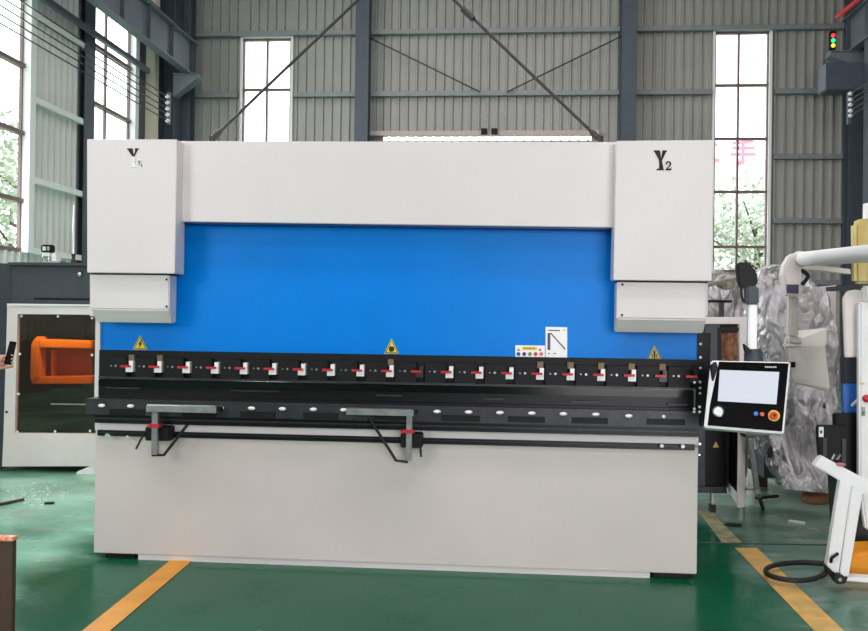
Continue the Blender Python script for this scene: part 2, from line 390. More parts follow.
def text(body, name, m, M, size, parent, align='CENTER'):
    cu = bpy.data.curves.new(name, 'FONT'); cu.body = body; cu.size = size; cu.align_x = align; cu.align_y = 'CENTER'; cu.extrude = .01*size; cu.offset = .03*size
    o = bpy.data.objects.new(name, cu); COL.objects.link(o); bpy.context.view_layer.update()
    me = bpy.data.meshes.new_from_object(o.evaluated_get(bpy.context.evaluated_depsgraph_get())); bpy.data.objects.remove(o); bpy.data.curves.remove(cu)
    me.materials.clear(); me.materials.append(m)
    q = bpy.data.objects.new(name, me); COL.objects.link(q); me.transform(M)
    if parent: q.parent = parent; q.matrix_parent_inverse = wm(parent).inverted()
    return q
RX = Matrix.Rotation(math.pi/2, 4, 'X')
sg1 = P(743, 154, 43.9); sg0 = P(707, 154, 43.9)
text('手', 'lettering', mat('red_sign_paint', (226, 120, 140), .5), Matrix.Translation(sg1) @ RX, 1.25, bd)
text('二', 'lettering', MC['red_sign_paint'], Matrix.Translation(sg0) @ RX, 1.25, bd)
# ================================================================== PRESS BRAKE
PB = thing('press_brake', (-.6, 5.3, 0), 'large white and blue press brake with black tooling in the middle of the hall', 'press brake')
def px_long(nm, xl, xr, yt, yb, y0, y1, m, parent=PB, bevel=0, ref=550, **k):
    zt, zb = P(ref, yt, y0).z, P(ref, yb, y0).z
    my = (yt+yb)/2
    return obj(nm, box(P(xl, my-5, y0).x, P(xr, my+2, y0).x, y0, y1, zb, zt), m, parent, bevel, **k)
# base
zt = P(550, 433, 4.85).z; zl = .033
XL, XR = P(94.3, 500, 4.85).x, P(697.5, 510, 4.85).x
obj('base', box(XL, XR, 4.85, 5.0, zl, zt), BASEW, PB, .004)
obj('rear_base', box(XL+.1, XR-.1, 5.0, 6.0, .1, zt-.02), BASEW, PB, .01)
obj('plinth_strip', box(P(138, 557, 4.86).x, P(650, 573, 4.86).x, 4.862, 4.98, 0, zl), WHITE, PB)
for xa, xb in ((XL+.05, P(132, 557, 4.86).x), (P(654, 573, 4.86).x, XR-.03)):
    obj('foot', box(xa, xb, 4.90, 5.05, 0, zl), BLACK, PB)
for xs in (XL+.0, XR-.06):
    obj('side_frame', prism(B(), [Vector((xs, 4.93, .02)), Vector((xs, 6.3, .02)), Vector((xs, 6.3, 2.2)), Vector((xs, 4.93, 2.2)), Vector((xs, 4.93, 1.0)), Vector((xs, 5.25, .95)), Vector((xs, 5.25, .8)), Vector((xs, 4.93, .72))], Vector((.06, 0, 0))), WHITE, PB)
px_long('frame_edge', 95, 99.5, 318, 398, 4.86, 5.0, WHITE, ref=97)
# groove and rails on base
px_long('groove_bar', 94.5, 699, 424.5, 433.5, 4.80, 4.95, TOOL)
px_long('groove_lip', 94.5, 699, 428, 429.6, 4.793, 4.80, RAIL)
px_long('base_top_strip', 94.5, 698.5, 433.5, 441, 4.838, 4.86, WHITE, bevel=.002)
px_long('mounting_rail', 97, 695, 441, 447, 4.825, 4.85, TOOL, bevel=.003)
px_long('mounting_rail_lip', 97, 699, 442.9, 443.6, 4.82, 4.826, RAIL)
def knob(px, py, Y, r, m, nm='rail_knob', L=.04):
    p = P(px, py, Y); obj(nm, tube(B(), [p, p+Vector((0, L, 0))], [r, r*.8], 12), m, PB, .001, smooth=True)
knob(107, 436, 4.78, .014, CHR); knob(127, 437, 4.79, .009, CHR); knob(662, 446, 4.78, .010, STEEL); knob(683, 446.5, 4.78, .010, STEEL); knob(700, 444, 4.8, .006, CHR); knob(699.5, 455, 4.83, .005, CHR)
# die rail on table
px_long('die_rail', 85, 699, 408.5, 425, 4.75, 4.93, RAIL, bevel=.004)
px_long('die_top', 98, 697, 405.5, 409, 4.79, 4.9, TOOL, bevel=.003)
for xa, xb in ((109, 144), (182, 216), (240, 275), (303, 338), (374, 408), (441, 480), (508, 545), (572, 608), (647, 685)):
    sl_ = .018*((xa+xb)/2-550)
    obj('rail_slot', pbox(xa, 417+sl_, xb, 423+sl_, 4.742, 4.752), BLACK, PB, .002)
for x in (101, 130, 161, 190, 220, 251, 282, 313, 343.5, 375, 406, 437, 468.5, 500, 532, 563.5, 596, 629, 664):
    y = 413.8+.018*(x-550) + (1 if x > 600 else 0); p = P(x, y, 4.735)
    o = obj('rail_screw', ball(B(), p+Vector((0, .008, 0)), .0125, (1.65, .8, .8) if x < 650 else (.8, .7, .7)), WPL, PB, smooth=True)
# ruler wire on left
obj('gauge_wire', tube(B(), [P(51, 404, 4.9), P(90, 404.5, 4.9)], .004, 6), STEEL, PB)
# punch + clamps
px_long('punch', 98, 694, 387.3, 406, 4.83, 4.9, TOOL, bevel=.004)
px_long('punch_shoulder', 98, 694, 387.3, 395, 4.80, 4.85, BLKG, bevel=.004)
px_long('clamp_line', 98, 697, 385.2, 387.0, 4.765, 4.85, RAIL, bevel=.002)
px_long('clamp_backing', 99, 698, 357.5, 385.5, 4.82, 4.86, BLACK)
for xa, xb, y in ((106, 140, 388), (230, 279, 391), (376, 402, 395.5), (483, 503, 399), (571, 600, 402), (668, 688, 404.5)):
    obj('tool_marking', pbox(xa, y-.8, xb, y+.9, 4.797, 4.80), RAIL, PB)
CX0, CX1 = P(130.5, 370, 4.78).x, P(694, 380, 4.78).x
cz = P(391, 371.5, 4.76).z; K = 4.78/900
TANM = mat('bronze_spacer', (112, 94, 70), .5, metal=.3)
def clamp(i):
    x = CX0 + (CX1-CX0)*i/19
    c = obj('tool_clamp', box(x-25*K, x-3.5*K, 4.775, 4.83, cz-12*K, cz+9.5*K), BLACK, PB, .004)
    if i < 2 or i in (9, 14, 15, 16, 17, 18): obj('spacer', box(x-3*K, x+3*K, 4.79, 4.83, cz+5.5*K, cz+12*K), TANM, c)
    w = B(); box(x-.5*K, x+3.6*K, 4.765, 4.82, cz-5.5*K, cz+6*K, w); box(x-4*K, x-.5*K, 4.765, 4.82, cz-5.5*K, cz-.3*K, w)
    obj('wedge', w, WPL if i not in (9+1, 18, 19) else RAIL, c)
    obj('lever', bar(B(), (x-8.5*K, 4.755, cz+.5*K), (x+2*K, 4.75, cz+.5*K), .012, 2.2*K), RED, c)
    obj('clamp_bolt', tube(B(), [(x-15*K, 4.768, cz+.5*K), (x-15*K, 4.78, cz+.5*K)], .0065, 8), STEEL, c)
    obj('clamp_bolt', tube(B(), [(x-20*K, 4.770, cz+.5*K), (x-20*K, 4.78, cz+.5*K)], .004, 8), STEEL, c)
for i in range(20): clamp(i)
# ram
zr1 = P(400, 200, 4.88).z; zr0 = P(550, 358, 4.88).z
ram = obj('ram', box(P(100, 350, 4.88).x, P(699.5, 360, 4.88).x, 4.88, 4.96, zr0, zr1), BLUE, PB, .003)
# guard plate with studs at the right
gp = obj('stud_plate', pp([(698, 333), (711, 333), (708, 426), (695, 426)], 4.87, 4.885), BLACK, PB)
for x, y in ((700.5, 344), (700.5, 357.5), (700.2, 368), (700, 382), (694.6, 382.5), (700, 388), (700, 393.3), (699.6, 407), (694.4, 409), (694.2, 412), (699.6, 412)):
    obj('stud', ball(B(), P(x, y, 4.745 if x < 697 or y > 405 else 4.865), .0075, (1, .6, 1), 8), WPL, gp)
# crossbeam
obj('crossbeam', pp([(178, 141), (620, 142), (620, 227.5), (178, 221.5)], 4.76, 5.5), WHITE, PB, .003)
obj('crossbeam_painted_shadow', pp([(183, 221.5), (613, 227.5), (613, 229.5), (183, 223.5)], 4.79, 4.90), mat('painted_shadow_blue', (20, 60, 130), .4), PB)  # shade under the crossbeam, painted as a dark blue strip
# cylinder housings
hl = obj('cylinder_housing', pp([(86.8, 139), (177, 139.4), (174.6, 273.5), (87, 272.5)], 4.66, 4.80), WHITE, PB, .003)
hr = obj('cylinder_housing', pp([(616.5, 140.8), (714, 140), (711.8, 281), (613.5, 280)], 4.66, 4.80), WHITE, PB, .003)
obj('seam', pp([(89, 273.2), (173, 274), (173, 275.2), (89, 274.4)], 4.70, 4.79), BLACK, hl)
obj('seam', pp([(617, 280.8), (708, 281.6), (708, 283), (617, 282)], 4.70, 4.79), BLACK, hr)
def lower(pl_, name='lower_cover'):
    (xl, yt), (xr, yf), yb, inl = pl_
    A = P(xl, yt, 4.70); Bq = P(xr, yt+.8, 4.70); zf = P((xl+xr)/2, yf, 4.70).z; zb = P((xl+xr)/2, yb, 4.76).z
    prof = [(4.70, A.z), (4.70, zf), (4.755, zb), (4.81, zb), (4.81, A.z)]
    return obj(name, prism(B(), [Vector((A.x, y, z)) for y, z in prof], Vector((Bq.x-A.x, 0, 0))), WHITE, PB, .006)
ll = lower(((91.8, 274), (169.5, 309.5), 322.5, 0)); lr = lower(((617, 281.5), (706.5, 319), 332.5, 0))
for o_, pts in ((ll, ((166.5, 279.5), (166.5, 306.5))), (lr, ((622.5, 284.5), (622, 315)))):
    for x, y in pts: obj('screw', tube(B(), [P(x, y, 4.692), P(x, y, 4.70)], .006, 8), BLACK, o_)
for xa, xb in ((90, 165), (622, 708)): obj('cylinder_body', pp([(xa, 142), (xb, 142), (xb, 316), (xa, 316)], 4.80, 5.6), WHITE, PB)
# letters on the housings ------------------------------------------------
def glyph(bm, polys, px0, py0, sx, sy, Y, th=.002):
    for poly in polys:
        prism(bm, [P(px0+x*sx, py0+y*sy, Y) for x, y in poly], Vector((0, th, 0)))
    return bm
YV = [[(0, 0), (.46, 0), (.46, .07), (.36, .08), (.56, .42), (.50, .52), (.42, .52), (.12, .08), (0, .07)],
      [(.66, 0), (1, 0), (1, .07), (.9, .08), (.62, .52), (.50, .52), (.545, .42), (.79, .08), (.66, .07)]]
YS = [[(.40, .50), (.62, .50), (.62, .92), (.76, .94), (.76, 1), (.2, 1), (.2, .94), (.40, .92)]]
def stroke(pts, ws):
    out = []
    for k in range(len(pts)-1):
        (x0, y0), (x1, y1) = pts[k], pts[k+1]; d = math.hypot(x1-x0, y1-y0); nx, ny = -(y1-y0)/d/2, (x1-x0)/d/2; w0, w1_ = ws[k], ws[k+1]
        ex, ey = (x1-x0)*.08, (y1-y0)*.08
        out.append([(x0+nx*w0-ex, y0+ny*w0-ey), (x1+nx*w1_+ex, y1+ny*w1_+ey), (x1-nx*w1_+ex, y1-ny*w1_+ey), (x0-nx*w0-ex, y0-ny*w0-ey)])
    return out
TWO = stroke([(.14, .34), (.12, .18), (.28, .06), (.55, .05), (.78, .17), (.78, .35), (.58, .55), (.3, .76), (.14, .88)], [.2, .22, .14, .14, .24, .26, .16, .14, .14]) + [[(.04, .82), (.92, .80), (.9, 1), (.04, 1)], [(.82, .68), (.96, .68), (.9, .98), (.8, .9)]]
def glyph_tri(bm, polys, *a, **k):
    glyph(bm, polys, *a, **k); bmesh.ops.triangulate(bm, faces=[f for f in bm.faces if len(f.verts) > 4]); return bm
l = glyph_tri(B(), YV + YS, 653.8, 150.3, 13.2, 19.8, 4.657); glyph_tri(l, TWO, 665.6, 161.3, 6.2, 9, 4.657)
tag(obj('lettering', l, INK, hr), 'black letter Y with a small 2')
l = glyph_tri(B(), YV, 127, 148.3, 12, 15.4, 4.657); tag(obj('lettering', l, INK, hl), 'black V-shaped upper half of the letter Y')
l = glyph_tri(B(), [[(.36, 0), (.62, .12), (.62, .92), (.8, .94), (.8, 1), (.16, 1), (.16, .94), (.38, .92), (.38, .2), (.2, .2)]], 129.5, 156.2, 8, 11, 4.657)
glyph_tri(l, [[(.0, .12), (.55, 0), (.7, 0), (.7, .9), (1, .94), (1, 1), (.1, 1), (.1, .94), (.35, .9), (.35, .18), (0, .2)]], 138, 159, 4.2, 8.3, 4.657)
tag(obj('lettering', l, WV, hl), 'white lower half of the letter with a small 1')
# warning signs and stickers on the ram
def warn(px, py, w, h, sym):
    Y = 4.877
    s = obj('warning_sign', pp([(px, py-h/2), (px+w/2, py+h/2), (px-w/2, py+h/2)], Y, Y+.004), YEL, ram)
    tag(s, 'yellow triangular warning sign')
    b_ = B(); o = [(px, py-h/2), (px+w/2, py+h/2), (px-w/2, py+h/2)]; cx, cy = px, py+h/6
    inn = [(cx+(x-cx)*.87, cy+(y-cy)*.87) for x, y in o]; in2 = [(cx+(x-cx)*.76, cy+(y-cy)*.76) for x, y in o]
    for i in range(3):
        j = (i+1) % 3; pp([inn[i], inn[j], in2[j], in2[i]], Y-.001, Y, b_)
    if sym == 'bolt': pp([(px+1, py-2.5), (px-1.8, py+2), (px-.2, py+2), (px-1.2, py+6), (px+2.2, py+.8), (px+.5, py+.8), (px+2, py-2.5)], Y-.001, Y, b_)
    if sym == 'dot': prism(b_, [P(px+2.9*math.cos(t*.63), py+3+2.9*math.sin(t*.63), Y-.001) for t in range(10)], Vector((0, .001, 0)))
    if sym == 'hand': pp([(px-1, py-2), (px+1, py-2), (px+1, py+5.5), (px-1, py+5.5)], Y-.001, Y, b_); pp([(px-2.8, py+1.5), (px-1.8, py+1.5), (px-1.8, py+5.5), (px-2.8, py+5.5)], Y-.001, Y, b_); pp([(px+1.8, py+1.5), (px+2.8, py+1.5), (px+2.8, py+5.5), (px+1.8, py+5.5)], Y-.001, Y, b_)
    obj('warning_symbol', b_, INK, s)
warn(140, 342.5, 14.5, 14, 'bolt'); warn(391.5, 346, 14.5, 15, 'dot'); warn(654.5, 352.5, 13.5, 14, 'hand')
Y = 4.876
PUR = mat('purple_print', (84, 62, 110), .5)
s1 = obj('safety_sticker', pp([(515.3, 345.2), (545, 345.6), (545, 358), (515.3, 357.2)], Y, Y+.003), WV, ram)
q = B(); pp([(522, 346.5), (537, 346.8), (537, 350.2), (522, 349.8)], Y-.001, Y, q); obj('print', q, YEL, s1)
q = B()
for x in (524.2, 527, 529.8, 532.6): pp([(x, 347.6), (x+1.8, 347.6), (x+1.8, 349), (x, 349)], Y-.0015, Y-.0005, q)
obj('print', q, mat('green_print', (90, 110, 30), .5), s1)
for x, c in ((518.4, (30, 70, 150)), (524.2, (20, 40, 120)), (530, (120, 140, 60)), (535.6, (200, 40, 60)), (541.2, (224, 110, 130))):
    q = prism(B(), [P(x+2*math.cos(t*.63), 354+2*math.sin(t*.63), Y-.001) for t in range(10)], Vector((0, .001, 0))); obj('print', q, mat('print_%d' % x, c, .5), s1)
q = B()
for x in (518.6, 540): pp([(x, 347.8), (x+1.8, 351), (x-1.8, 351)], Y-.001, Y, q)
obj('print', q, mat('amber_print', (190, 130, 40), .5), s1)
s2 = obj('chart_sticker', pp([(545.6, 326.8), (567.2, 327.2), (567.2, 358.2), (545.6, 357.8)], Y, Y+.003), WV, ram)
q = B(); pp([(547.5, 333), (550.3, 333), (550.3, 350), (547.5, 350)], Y-.001, Y, q); obj('print', q, PUR, s2)
q = B(); pp([(550, 333.2), (550.9, 332.6), (565.8, 349), (565, 349.8)], Y-.001, Y, q); obj('print', q, INK, s2)
q = B(); pp([(548, 329.8), (560, 330), (560, 331), (548, 330.8)], Y-.001, Y, q); pp([(548, 353), (550, 353), (550, 353.8), (548, 353.8)], Y-.001, Y, q); pp([(553, 353), (556, 353), (556, 353.8), (553, 353.8)], Y-.001, Y, q); obj('print', q, RAIL, s2)
q = B(); pp([(563, 329.2), (565.5, 329.3), (565.5, 331.2), (563, 331)], Y-.001, Y, q); obj('print', q, YEL, s2)
# ---- sheet support arms
def arm(tray, post, red, blk, lever, brace, lab, screw=None):
    x0, x1, yt, yb = tray; p0 = P((post[0]+post[1])/2, post[2], 4.72)
    t = thing('sheet_support_arm', (p0.x, 4.8, P(p0.x, blk[3], 4.8).z*0+P(blk[0], blk[3], 4.76).z), lab, 'support arm', 'sheet support arms on the front rail')
    obj('tray', pbox(x0, yt, x1, yb, 4.66, 4.735), STEEL, t, .002)
    obj('tray_lip', pbox(x0+1, yt-1.2, x1-1, yt, 4.67, 4.70), CHR, t)
    obj('end_block', pbox(x1-1, yt+1, x1+4, yb-1, 4.68, 4.73), BLACK, t)
    obj('post', pbox(post[0], post[2], post[1], post[3], 4.70, 4.73), STEEL, t, .003)
    obj('collar', pbox(red[0], red[1], red[2], red[3], 4.69, 4.745), RED, t, .003)
    obj('clamp_block', pbox(blk[0], blk[1], blk[2], blk[3], 4.735, 4.824), BLACK, t, .005)
    obj('lever', tube(B(), [P(x, y, 4.73) for x, y in lever], .006, 8), RUB, t)
    obj('brace', tube(B(), [P(x, y, 4.72) for x, y in brace], .008, 8), RUB, t)
    return t
arm((146, 216, 406, 412.5), (151.3, 157.2, 412, 455), (148, 424, 159, 428), (145, 427, 169, 441), [(145, 432), (140, 441), (136, 449)], [(152, 455), (164, 455), (188, 424)], 'sheet support arm near the left end of the press')
arm((346, 413.5, 409.5, 415.5), (406, 411.8, 415, 461), (401, 430, 414, 433.5), (400.5, 433.5, 422, 448), [(420.5, 446), (421, 457)], [(368, 416), (396, 460.5), (408, 462)], 'sheet support arm at the middle of the press')
# ---- control pendant
tl, tr_, bl = P(711, 360.5, 4.50), P(790, 362, 4.44), P(704, 427.5, 4.42)
nrm = (tr_-tl).cross(bl-tl).normalized()
if nrm.y > 0: nrm = -nrm
def Q(x, y, off=0): return PP(x, y, tl+nrm*off, nrm)
def qp(poly, off, th, bm=None): return prism(bm or B(), [Q(x, y, off) for x, y in poly], -nrm*th)
CPD = thing('control_pendant', P(750, 300, 4.6), 'white and black touchscreen control pendant hanging at the right of the press', 'control panel')
hs = obj('pendant_housing', qp([(711, 360.3), (790.5, 362), (783.8, 434), (704, 427.5)], 0, .07), WPL, CPD, .006)
obj('front_panel', qp([(719, 361.6), (788.6, 363.3), (782, 431.5), (707.5, 425.3), (710, 405)], .003, .006), BLKG, CPD)
obj('screen', qp([(719.8, 369.8), (779.3, 372), (776.4, 404.3), (717.8, 401)], .005, .004), mat('lit_screen', (30, 32, 36), .3, emit=(222, 229, 240), es=.93), CPD)
q = B()
for i in range(6): qp([(765+i*2, 366.2+i*.05), (766.4+i*2, 366.2+i*.05), (766.3+i*2, 367.8), (764.9+i*2, 367.8)], .005, .003, q)
obj('lettering', q, CPB, CPD)
def disc(x, y, r, off, th, nm, m, par=None):
    c = Q(x, y, off); u = (tr_-tl).normalized(); v = nrm.cross(u)
    return obj(nm, prism(B(), [c+(u*math.cos(k*math.pi/8)+v*math.sin(k*math.pi/8))*r for k in range(16)], -nrm*th), m, par or CPD, .001)
kn = disc(718.3, 411.3, .021, .03, .028, 'hand_wheel', WPL); disc(718.3, 411.3, .027, .008, .006, 'dial_ring', CHR)
disc(756, 413.5, .010, .014, .012, 'blue_button', mat('blue_button', (60, 140, 210), .3)); disc(762.2, 414, .010, .014, .012, 'red_button', mat('coral_button', (226, 96, 80), .3))
es = disc(774, 415.6, .027, .008, .006, 'emergency_stop', mat('yellow_ring', (236, 196, 70), .4)); disc(774, 415.2, .018, .032, .026, 'stop_knob', mat('orange_red_knob', (216, 60, 30), .35), es); disc(774.6, 415.2, .007, .034, .004, 'stop_mark', INK, es)
obj('wall_bracket', pp([(711.5, 366), (716.5, 362), (718, 368), (713.5, 381)], 4.40, 4.44), BLACK, CPD)
def cyl(x0, x1, y0, y1, Y, m, nm, par, r1=1.0):
    a_, b_ = P((x0+x1)/2, y0, Y), P((x0+x1)/2, y1, Y); r = (x1-x0)/2*Y/900
    return obj(nm, tube(B(), [b_, b_+(a_-b_)*.6, a_], [r, r, r*r1], 20), m, par, .003, smooth=True)
cyl(744.5, 762.5, 349, 362.5, 4.52, DRKG, 'swivel_joint', CPD, .82)
obj('release_lever', pp([(744.5, 344), (750, 349), (750, 353), (746, 352)], 4.46, 4.5), BLACK, CPD)
obj('hanging_tube', pbox(748.7, 304, 757.4, 350, 4.50, 4.545), WPL, CPD, .006)
obj('upper_joint', pp([(746.5, 286), (759, 286), (759.5, 304.5), (747, 304.5)], 4.49, 4.55), DRKG, CPD, .008)
obj('arm_head', pp([(736.5, 264), (740, 262), (749.5, 262.3), (757, 272), (758.5, 285), (751, 287), (741, 289), (738, 281)], 4.49, 4.53), BLACK, CPD, .008)
obj('swing_arm', tube(B(), [P(745, 275, 4.56), P(724, 281, 5.0), P(704, 286, 5.5)], .012, 10), OFFW, CPD)
obj('pendant_cable', tube(B(), smoothpath([P(741, 286, 4.5), P(742, 298, 4.5), P(745, 303, 4.5)]), .006, 6), RUB, CPD)
# ---- lifting sling above the press
SL = thing('lifting_sling', P(406, -48, 5.1), 'two-legged steel rope sling rising from the top of the press', 'lifting sling')
apex = P(406, -46, 5.15)
for (x, y), (tx, ty) in (((212, 139), (219, 131)), ((600, 140), (590, 129))):
    e = P(x, y, 5.1); obj('sling_leg', tube(B(), [e, apex], .009, 8), CABLE, SL)
    t1 = e+(apex-e)*.0; t2 = e+(apex-e)*.045
    obj('turnbuckle', tube(B(), [t1, t1+(t2-t1)*.3, t2], [.014, .02, .014], 8), CABLE, SL)
m2 = P(466, 12, 5.12); obj('turnbuckle', tube(B(), [m2-(apex-m2)*.12, m2+(apex-m2)*.06], .018, 8), CABLE, SL)
hk = B(); tube(hk, smoothpath([apex+Vector((0, 0, .35)), apex+Vector((0, 0, .16)), apex+Vector((.07, 0, .06)), apex+Vector((.03, 0, -.02)), apex+Vector((-.05, 0, .02))]), .02, 8); obj('hook', hk, CABLE, SL)
obj('hoist_rope', tube(B(), [apex+Vector((0, 0, .35)), Vector((apex.x, apex.y, TOP))], .01, 6), CABLE, SL)
for x in (212, 600): obj('lifting_eye', tube(B(), [P(x, 140, 5.1)+Vector((0, 0, -.04)), P(x, 139, 5.1)+Vector((0, 0, .015))], .02, 8), CABLE, SL)
# ================================================================== LEFT ENCLOSURE
EN = thing('machine_enclosure', (-3.6, 7.6, 0), 'dark grey machine enclosure with amber windowed door behind the left of the press', 'machine')
EY = 7.45
xe = P(11, 285, EY).x; xr = P(135, 290, EY).x; zt = P(60, 264, EY).z; zb = P(60, 305, EY).z
bm = B(); box(xe, xr, EY, EY+.04, zb, zt, bm); obj('upper_panel', bm, DRKG, EN, .004)
obj('left_panel', prism(B(), [Vector((xe, EY, 0.03)), Vector((xe, EY, zt)), Vector((xe-.6, EY-.55, zt)), Vector((xe-.6, EY-.55, 0.03))], Vector((-.03, .03, 0))), DRKG, EN)
obj('top_ledge', pbox(8, 262.5, 98, 265.5, EY-.06, EY+1.6), DRKG, EN, .003)
obj('back_panel', box(xe-.1, xr, EY+1.55, EY+1.6, 0, zt), BLACK, EN)
obj('side_panel', box(xr-.04, xr, EY, EY+1.6, 0, zt), DRKG, EN)
obj('side_panel', box(xe-.15, xe-.11, EY, EY+1.6, 0, zt), BLACK, EN)
obj('inner_floor', box(xe, xr, EY+.05, EY+1.55, .25, .3), BLACK, EN)
obj('panel_groove', pbox(34, 298, 92, 300, EY-.004, EY), BLACK, EN)
k_ = P(79.5, 274, EY-.02); obj('round_button', ball(B(), k_, .022, (1, .6, 1)), CHR, EN, smooth=True)
dr = obj('door', B(), OFFW, EN)  # frame of the door
fr = B()
def fpp(poly): pp(poly, EY-.05, EY, fr)
fpp([(7, 305.5), (135, 307), (135, 315), (7, 314)]); fpp([(7, 314), (17.5, 314), (14.5, 433), (3.5, 433)]); fpp([(3.5, 433), (135, 434), (135, 466), (2, 466.5)])
fr.to_mesh(dr.data); fr.free()
obj('door_edge', pp([(7, 303.5), (135, 305), (135, 306.5), (7, 305.5)], EY-.07, EY), WPL, dr)
obj('glazing', pp([(17, 313.5), (135, 315), (135, 434), (14, 433)], EY-.02, EY-.014), AMB, dr)
for x, y in ((21.5, 316), (58, 316.5), (92, 318), (19.8, 354), (92, 355), (18.5, 394), (17.5, 432), (55, 431.5), (90, 431)):
    obj('door_bolt', ball(B(), P(x, y, EY-.025), .012, (1, .6, 1), 8), WPL, dr)
knob2 = obj('lock', ball(B(), P(6.5, 412, EY-.055), .012, (1, .6, 1), 8), INK, dr)
obj('skirt', pp([(30, 466), (92, 466), (88, 469.5), (45, 468)], EY+.02, EY+.2), BLACK, EN)  # black strip painted in for the shadow gap under the enclosure
# orange carriage seen through the glass
oc = B(); YO = EY+.35
pp([(34, 338), (38, 336), (39.5, 341), (38, 347), (38, 378), (31, 382), (29.5, 376), (30.5, 345)], YO, YO+.15, oc)
obj('orange_bracket', oc, ORG, EN, .01)
obj('orange_beam', pp([(38, 339), (92, 341), (92, 349), (38, 348)], YO+.02, YO+.2), ORG, EN, .01)
obj('orange_beam', pp([(31, 377), (92, 376), (92, 384), (31, 384)], YO+.02, YO+.2), ORG, EN, .01)
obj('carriage_panel', pp([(38, 348), (92, 348), (92, 377), (38, 377)], YO+.22, YO+.26), mat('brown_orange_panel', (176, 96, 44), .5), EN)
obj('carriage_rib', pp([(51, 350), (54, 350), (54, 377), (51, 377)], YO+.16, YO+.22), ORG, EN)
# things on top of the ledge
ZT = P(50, 262.5, EY).z
iv = thing('valve_fitting', P(47, 262, EY+.1), 'small black and white valve fitting on top of the dark enclosure', 'valve')
obj('gauge_head', pbox(40.5, 244.5, 51, 252.5, EY+.08, EY+.16), BLACK, iv, .01)
obj('gauge_face', pbox(42.5, 246.5, 45.5, 250.5, EY+.07, EY+.08), WPL, iv); obj('gauge_face', pbox(47, 246.5, 49.5, 250.5, EY+.07, EY+.08), CHR, iv)
obj('valve_body', pbox(42, 252.5, 49.5, 256, EY+.09, EY+.15), WPL, iv)
cc = P(45, 259.2, EY+.1); obj('valve_ring', tube(B(), [cc+Vector((.03*math.cos(t/8*math.pi*2), 0, .028*math.sin(t/8*math.pi*2))) for t in range(9)], .008, 6), CHR, iv)
obj('valve_foot', pbox(41, 261, 60, 263, EY+.06, EY+.16), CHR, iv)
tag(obj('plastic_box', pbox(51.5, 253, 56, 262.6, EY+.1, EY+.2), WPL, bevel=.004), 'small white plastic box beside the valve on the enclosure', 'box')
tag(obj('small_plug', tube(B(), [P(73.5, 262.8, EY+.1), P(73.5, 257, EY+.1), P(73.5, 254, EY+.1)], [.02, .014, .02], 8), mat('dark_red_plug', (70, 40, 40), .5)), 'small dark plug standing on the enclosure near the press', 'plug')
tag(obj('wire', tube(B(), [P(73.5, 254, EY+.1), P(73, 230, EY+.3), P(74, 205, EY+.8)], .004, 5), WPL), 'thin pale wire hanging before the left wall panel', 'wire')
w = P(85, 468, 7.0)
tag(obj('levelling_wedge', prism(B(), [PG(76, 474), PG(99, 474), PG(99, 474)+Vector((0, 0, .09)), PG(92, 474)+Vector((0, 0, .075)), PG(77, 474)+Vector((0, 0, .02))], Vector((0, .1, 0))), WPL), 'white wedge-shaped foot on the floor beside the left base corner', 'foot')
# brown crate at lower left
c0 = P(13.3, 543, 3.25)
zc = P(10, 541, 3.25).z
tag(obj('leaning_board', box(c0.x-.7, c0.x, 3.25, 3.275, 0, zc), mat('dark_brown_board', (74, 54, 40), .6, nz=.2), bevel=.003), 'dark brown upright board at the lower left corner of the photo', 'board')
tag(obj('cloth', box(c0.x-.7, c0.x+.004, 3.24, 3.285, zc, zc+.014), mat('orange_cloth', (224, 110, 60), .8, rgb2=(236, 230, 215), nscale=30), bevel=.004), 'orange and white strip lying on the top edge of the brown board', 'strip')
# ---- floor markings
LY = mat('yellow_floor_paint', (244, 164, 30), .35, nz=.2, nscale=6, rough2=.5)
LY2 = mat('worn_yellow_floor_paint', (232, 180, 92), .45, rgb2=(190, 160, 100), nscale=9)
def line(pts, m, lab):
    v = [PG(x, y, .002) for x, y in pts]
    tag(obj('floor_line', prism(B(), v, Vector((0, 0, .002))), m), lab, 'floor marking')
line([(81, 632), (109, 632), (193, 560), (171, 560)], LY, 'yellow painted floor line running from the left of the press base')
line([(815, 632), (845, 632), (757, 548), (735, 548)], LY2, 'near yellow floor line to the right of the press')
line([(722, 543), (742, 543), (711, 511), (698, 511)], mat('faded_yellow_floor_paint', (196, 170, 120), .5, rgb2=(110, 140, 115), nscale=14), 'faded far piece of yellow floor line beyond the floor joint')
line([(697, 543.2), (868, 546.2), (868, 545.2), (697, 542.2)], mat('joint_filler', (70, 82, 72), .7), 'thin dark expansion joint across the floor at right')
# ================================================================== RIGHT SIDE
# dark cabinet with open white door, right behind the press
CY = 6.35
CB = thing('machine_cabinet', P(720, 490, CY), 'black machine cabinet with open white door behind the right end of the press', 'cabinet')
obj('side_wall', pp([(690, 325), (705, 325), (705, 487), (690, 487)], CY, CY+.5), DRKG, CB)
obj('front_panel', pp([(704, 324), (720, 324), (720, 400), (704, 400)], CY, CY+.03), DRKG, CB)
obj('lower_panel', pp([(697, 400), (726, 400), (726, 487), (697, 487)], CY+.03, CY+.06), BLACK, CB)
obj('back_wall', pp([(690, 324), (747, 324), (747, 487), (690, 487)], CY+.5, CY+.54), BLACK, CB)
obj('inner_board', pp([(720, 333), (738, 333), (738, 362), (720, 362)], CY+.4, CY+.45), mat('red_brown_board', (96, 50, 38), .6, rgb2=(180, 120, 80), nscale=25), CB)
obj('frame', pp([(700, 317), (748, 317), (748, 487), (739.5, 487), (739.5, 324), (700, 324)], CY-.02, CY+.03), OFFW, CB, .004)
obj('window_frame', pp([(718, 327.5), (739, 327.5), (739, 331), (721.5, 331), (721.5, 370), (718, 370)], CY-.01, CY+.02), BLACK, CB)
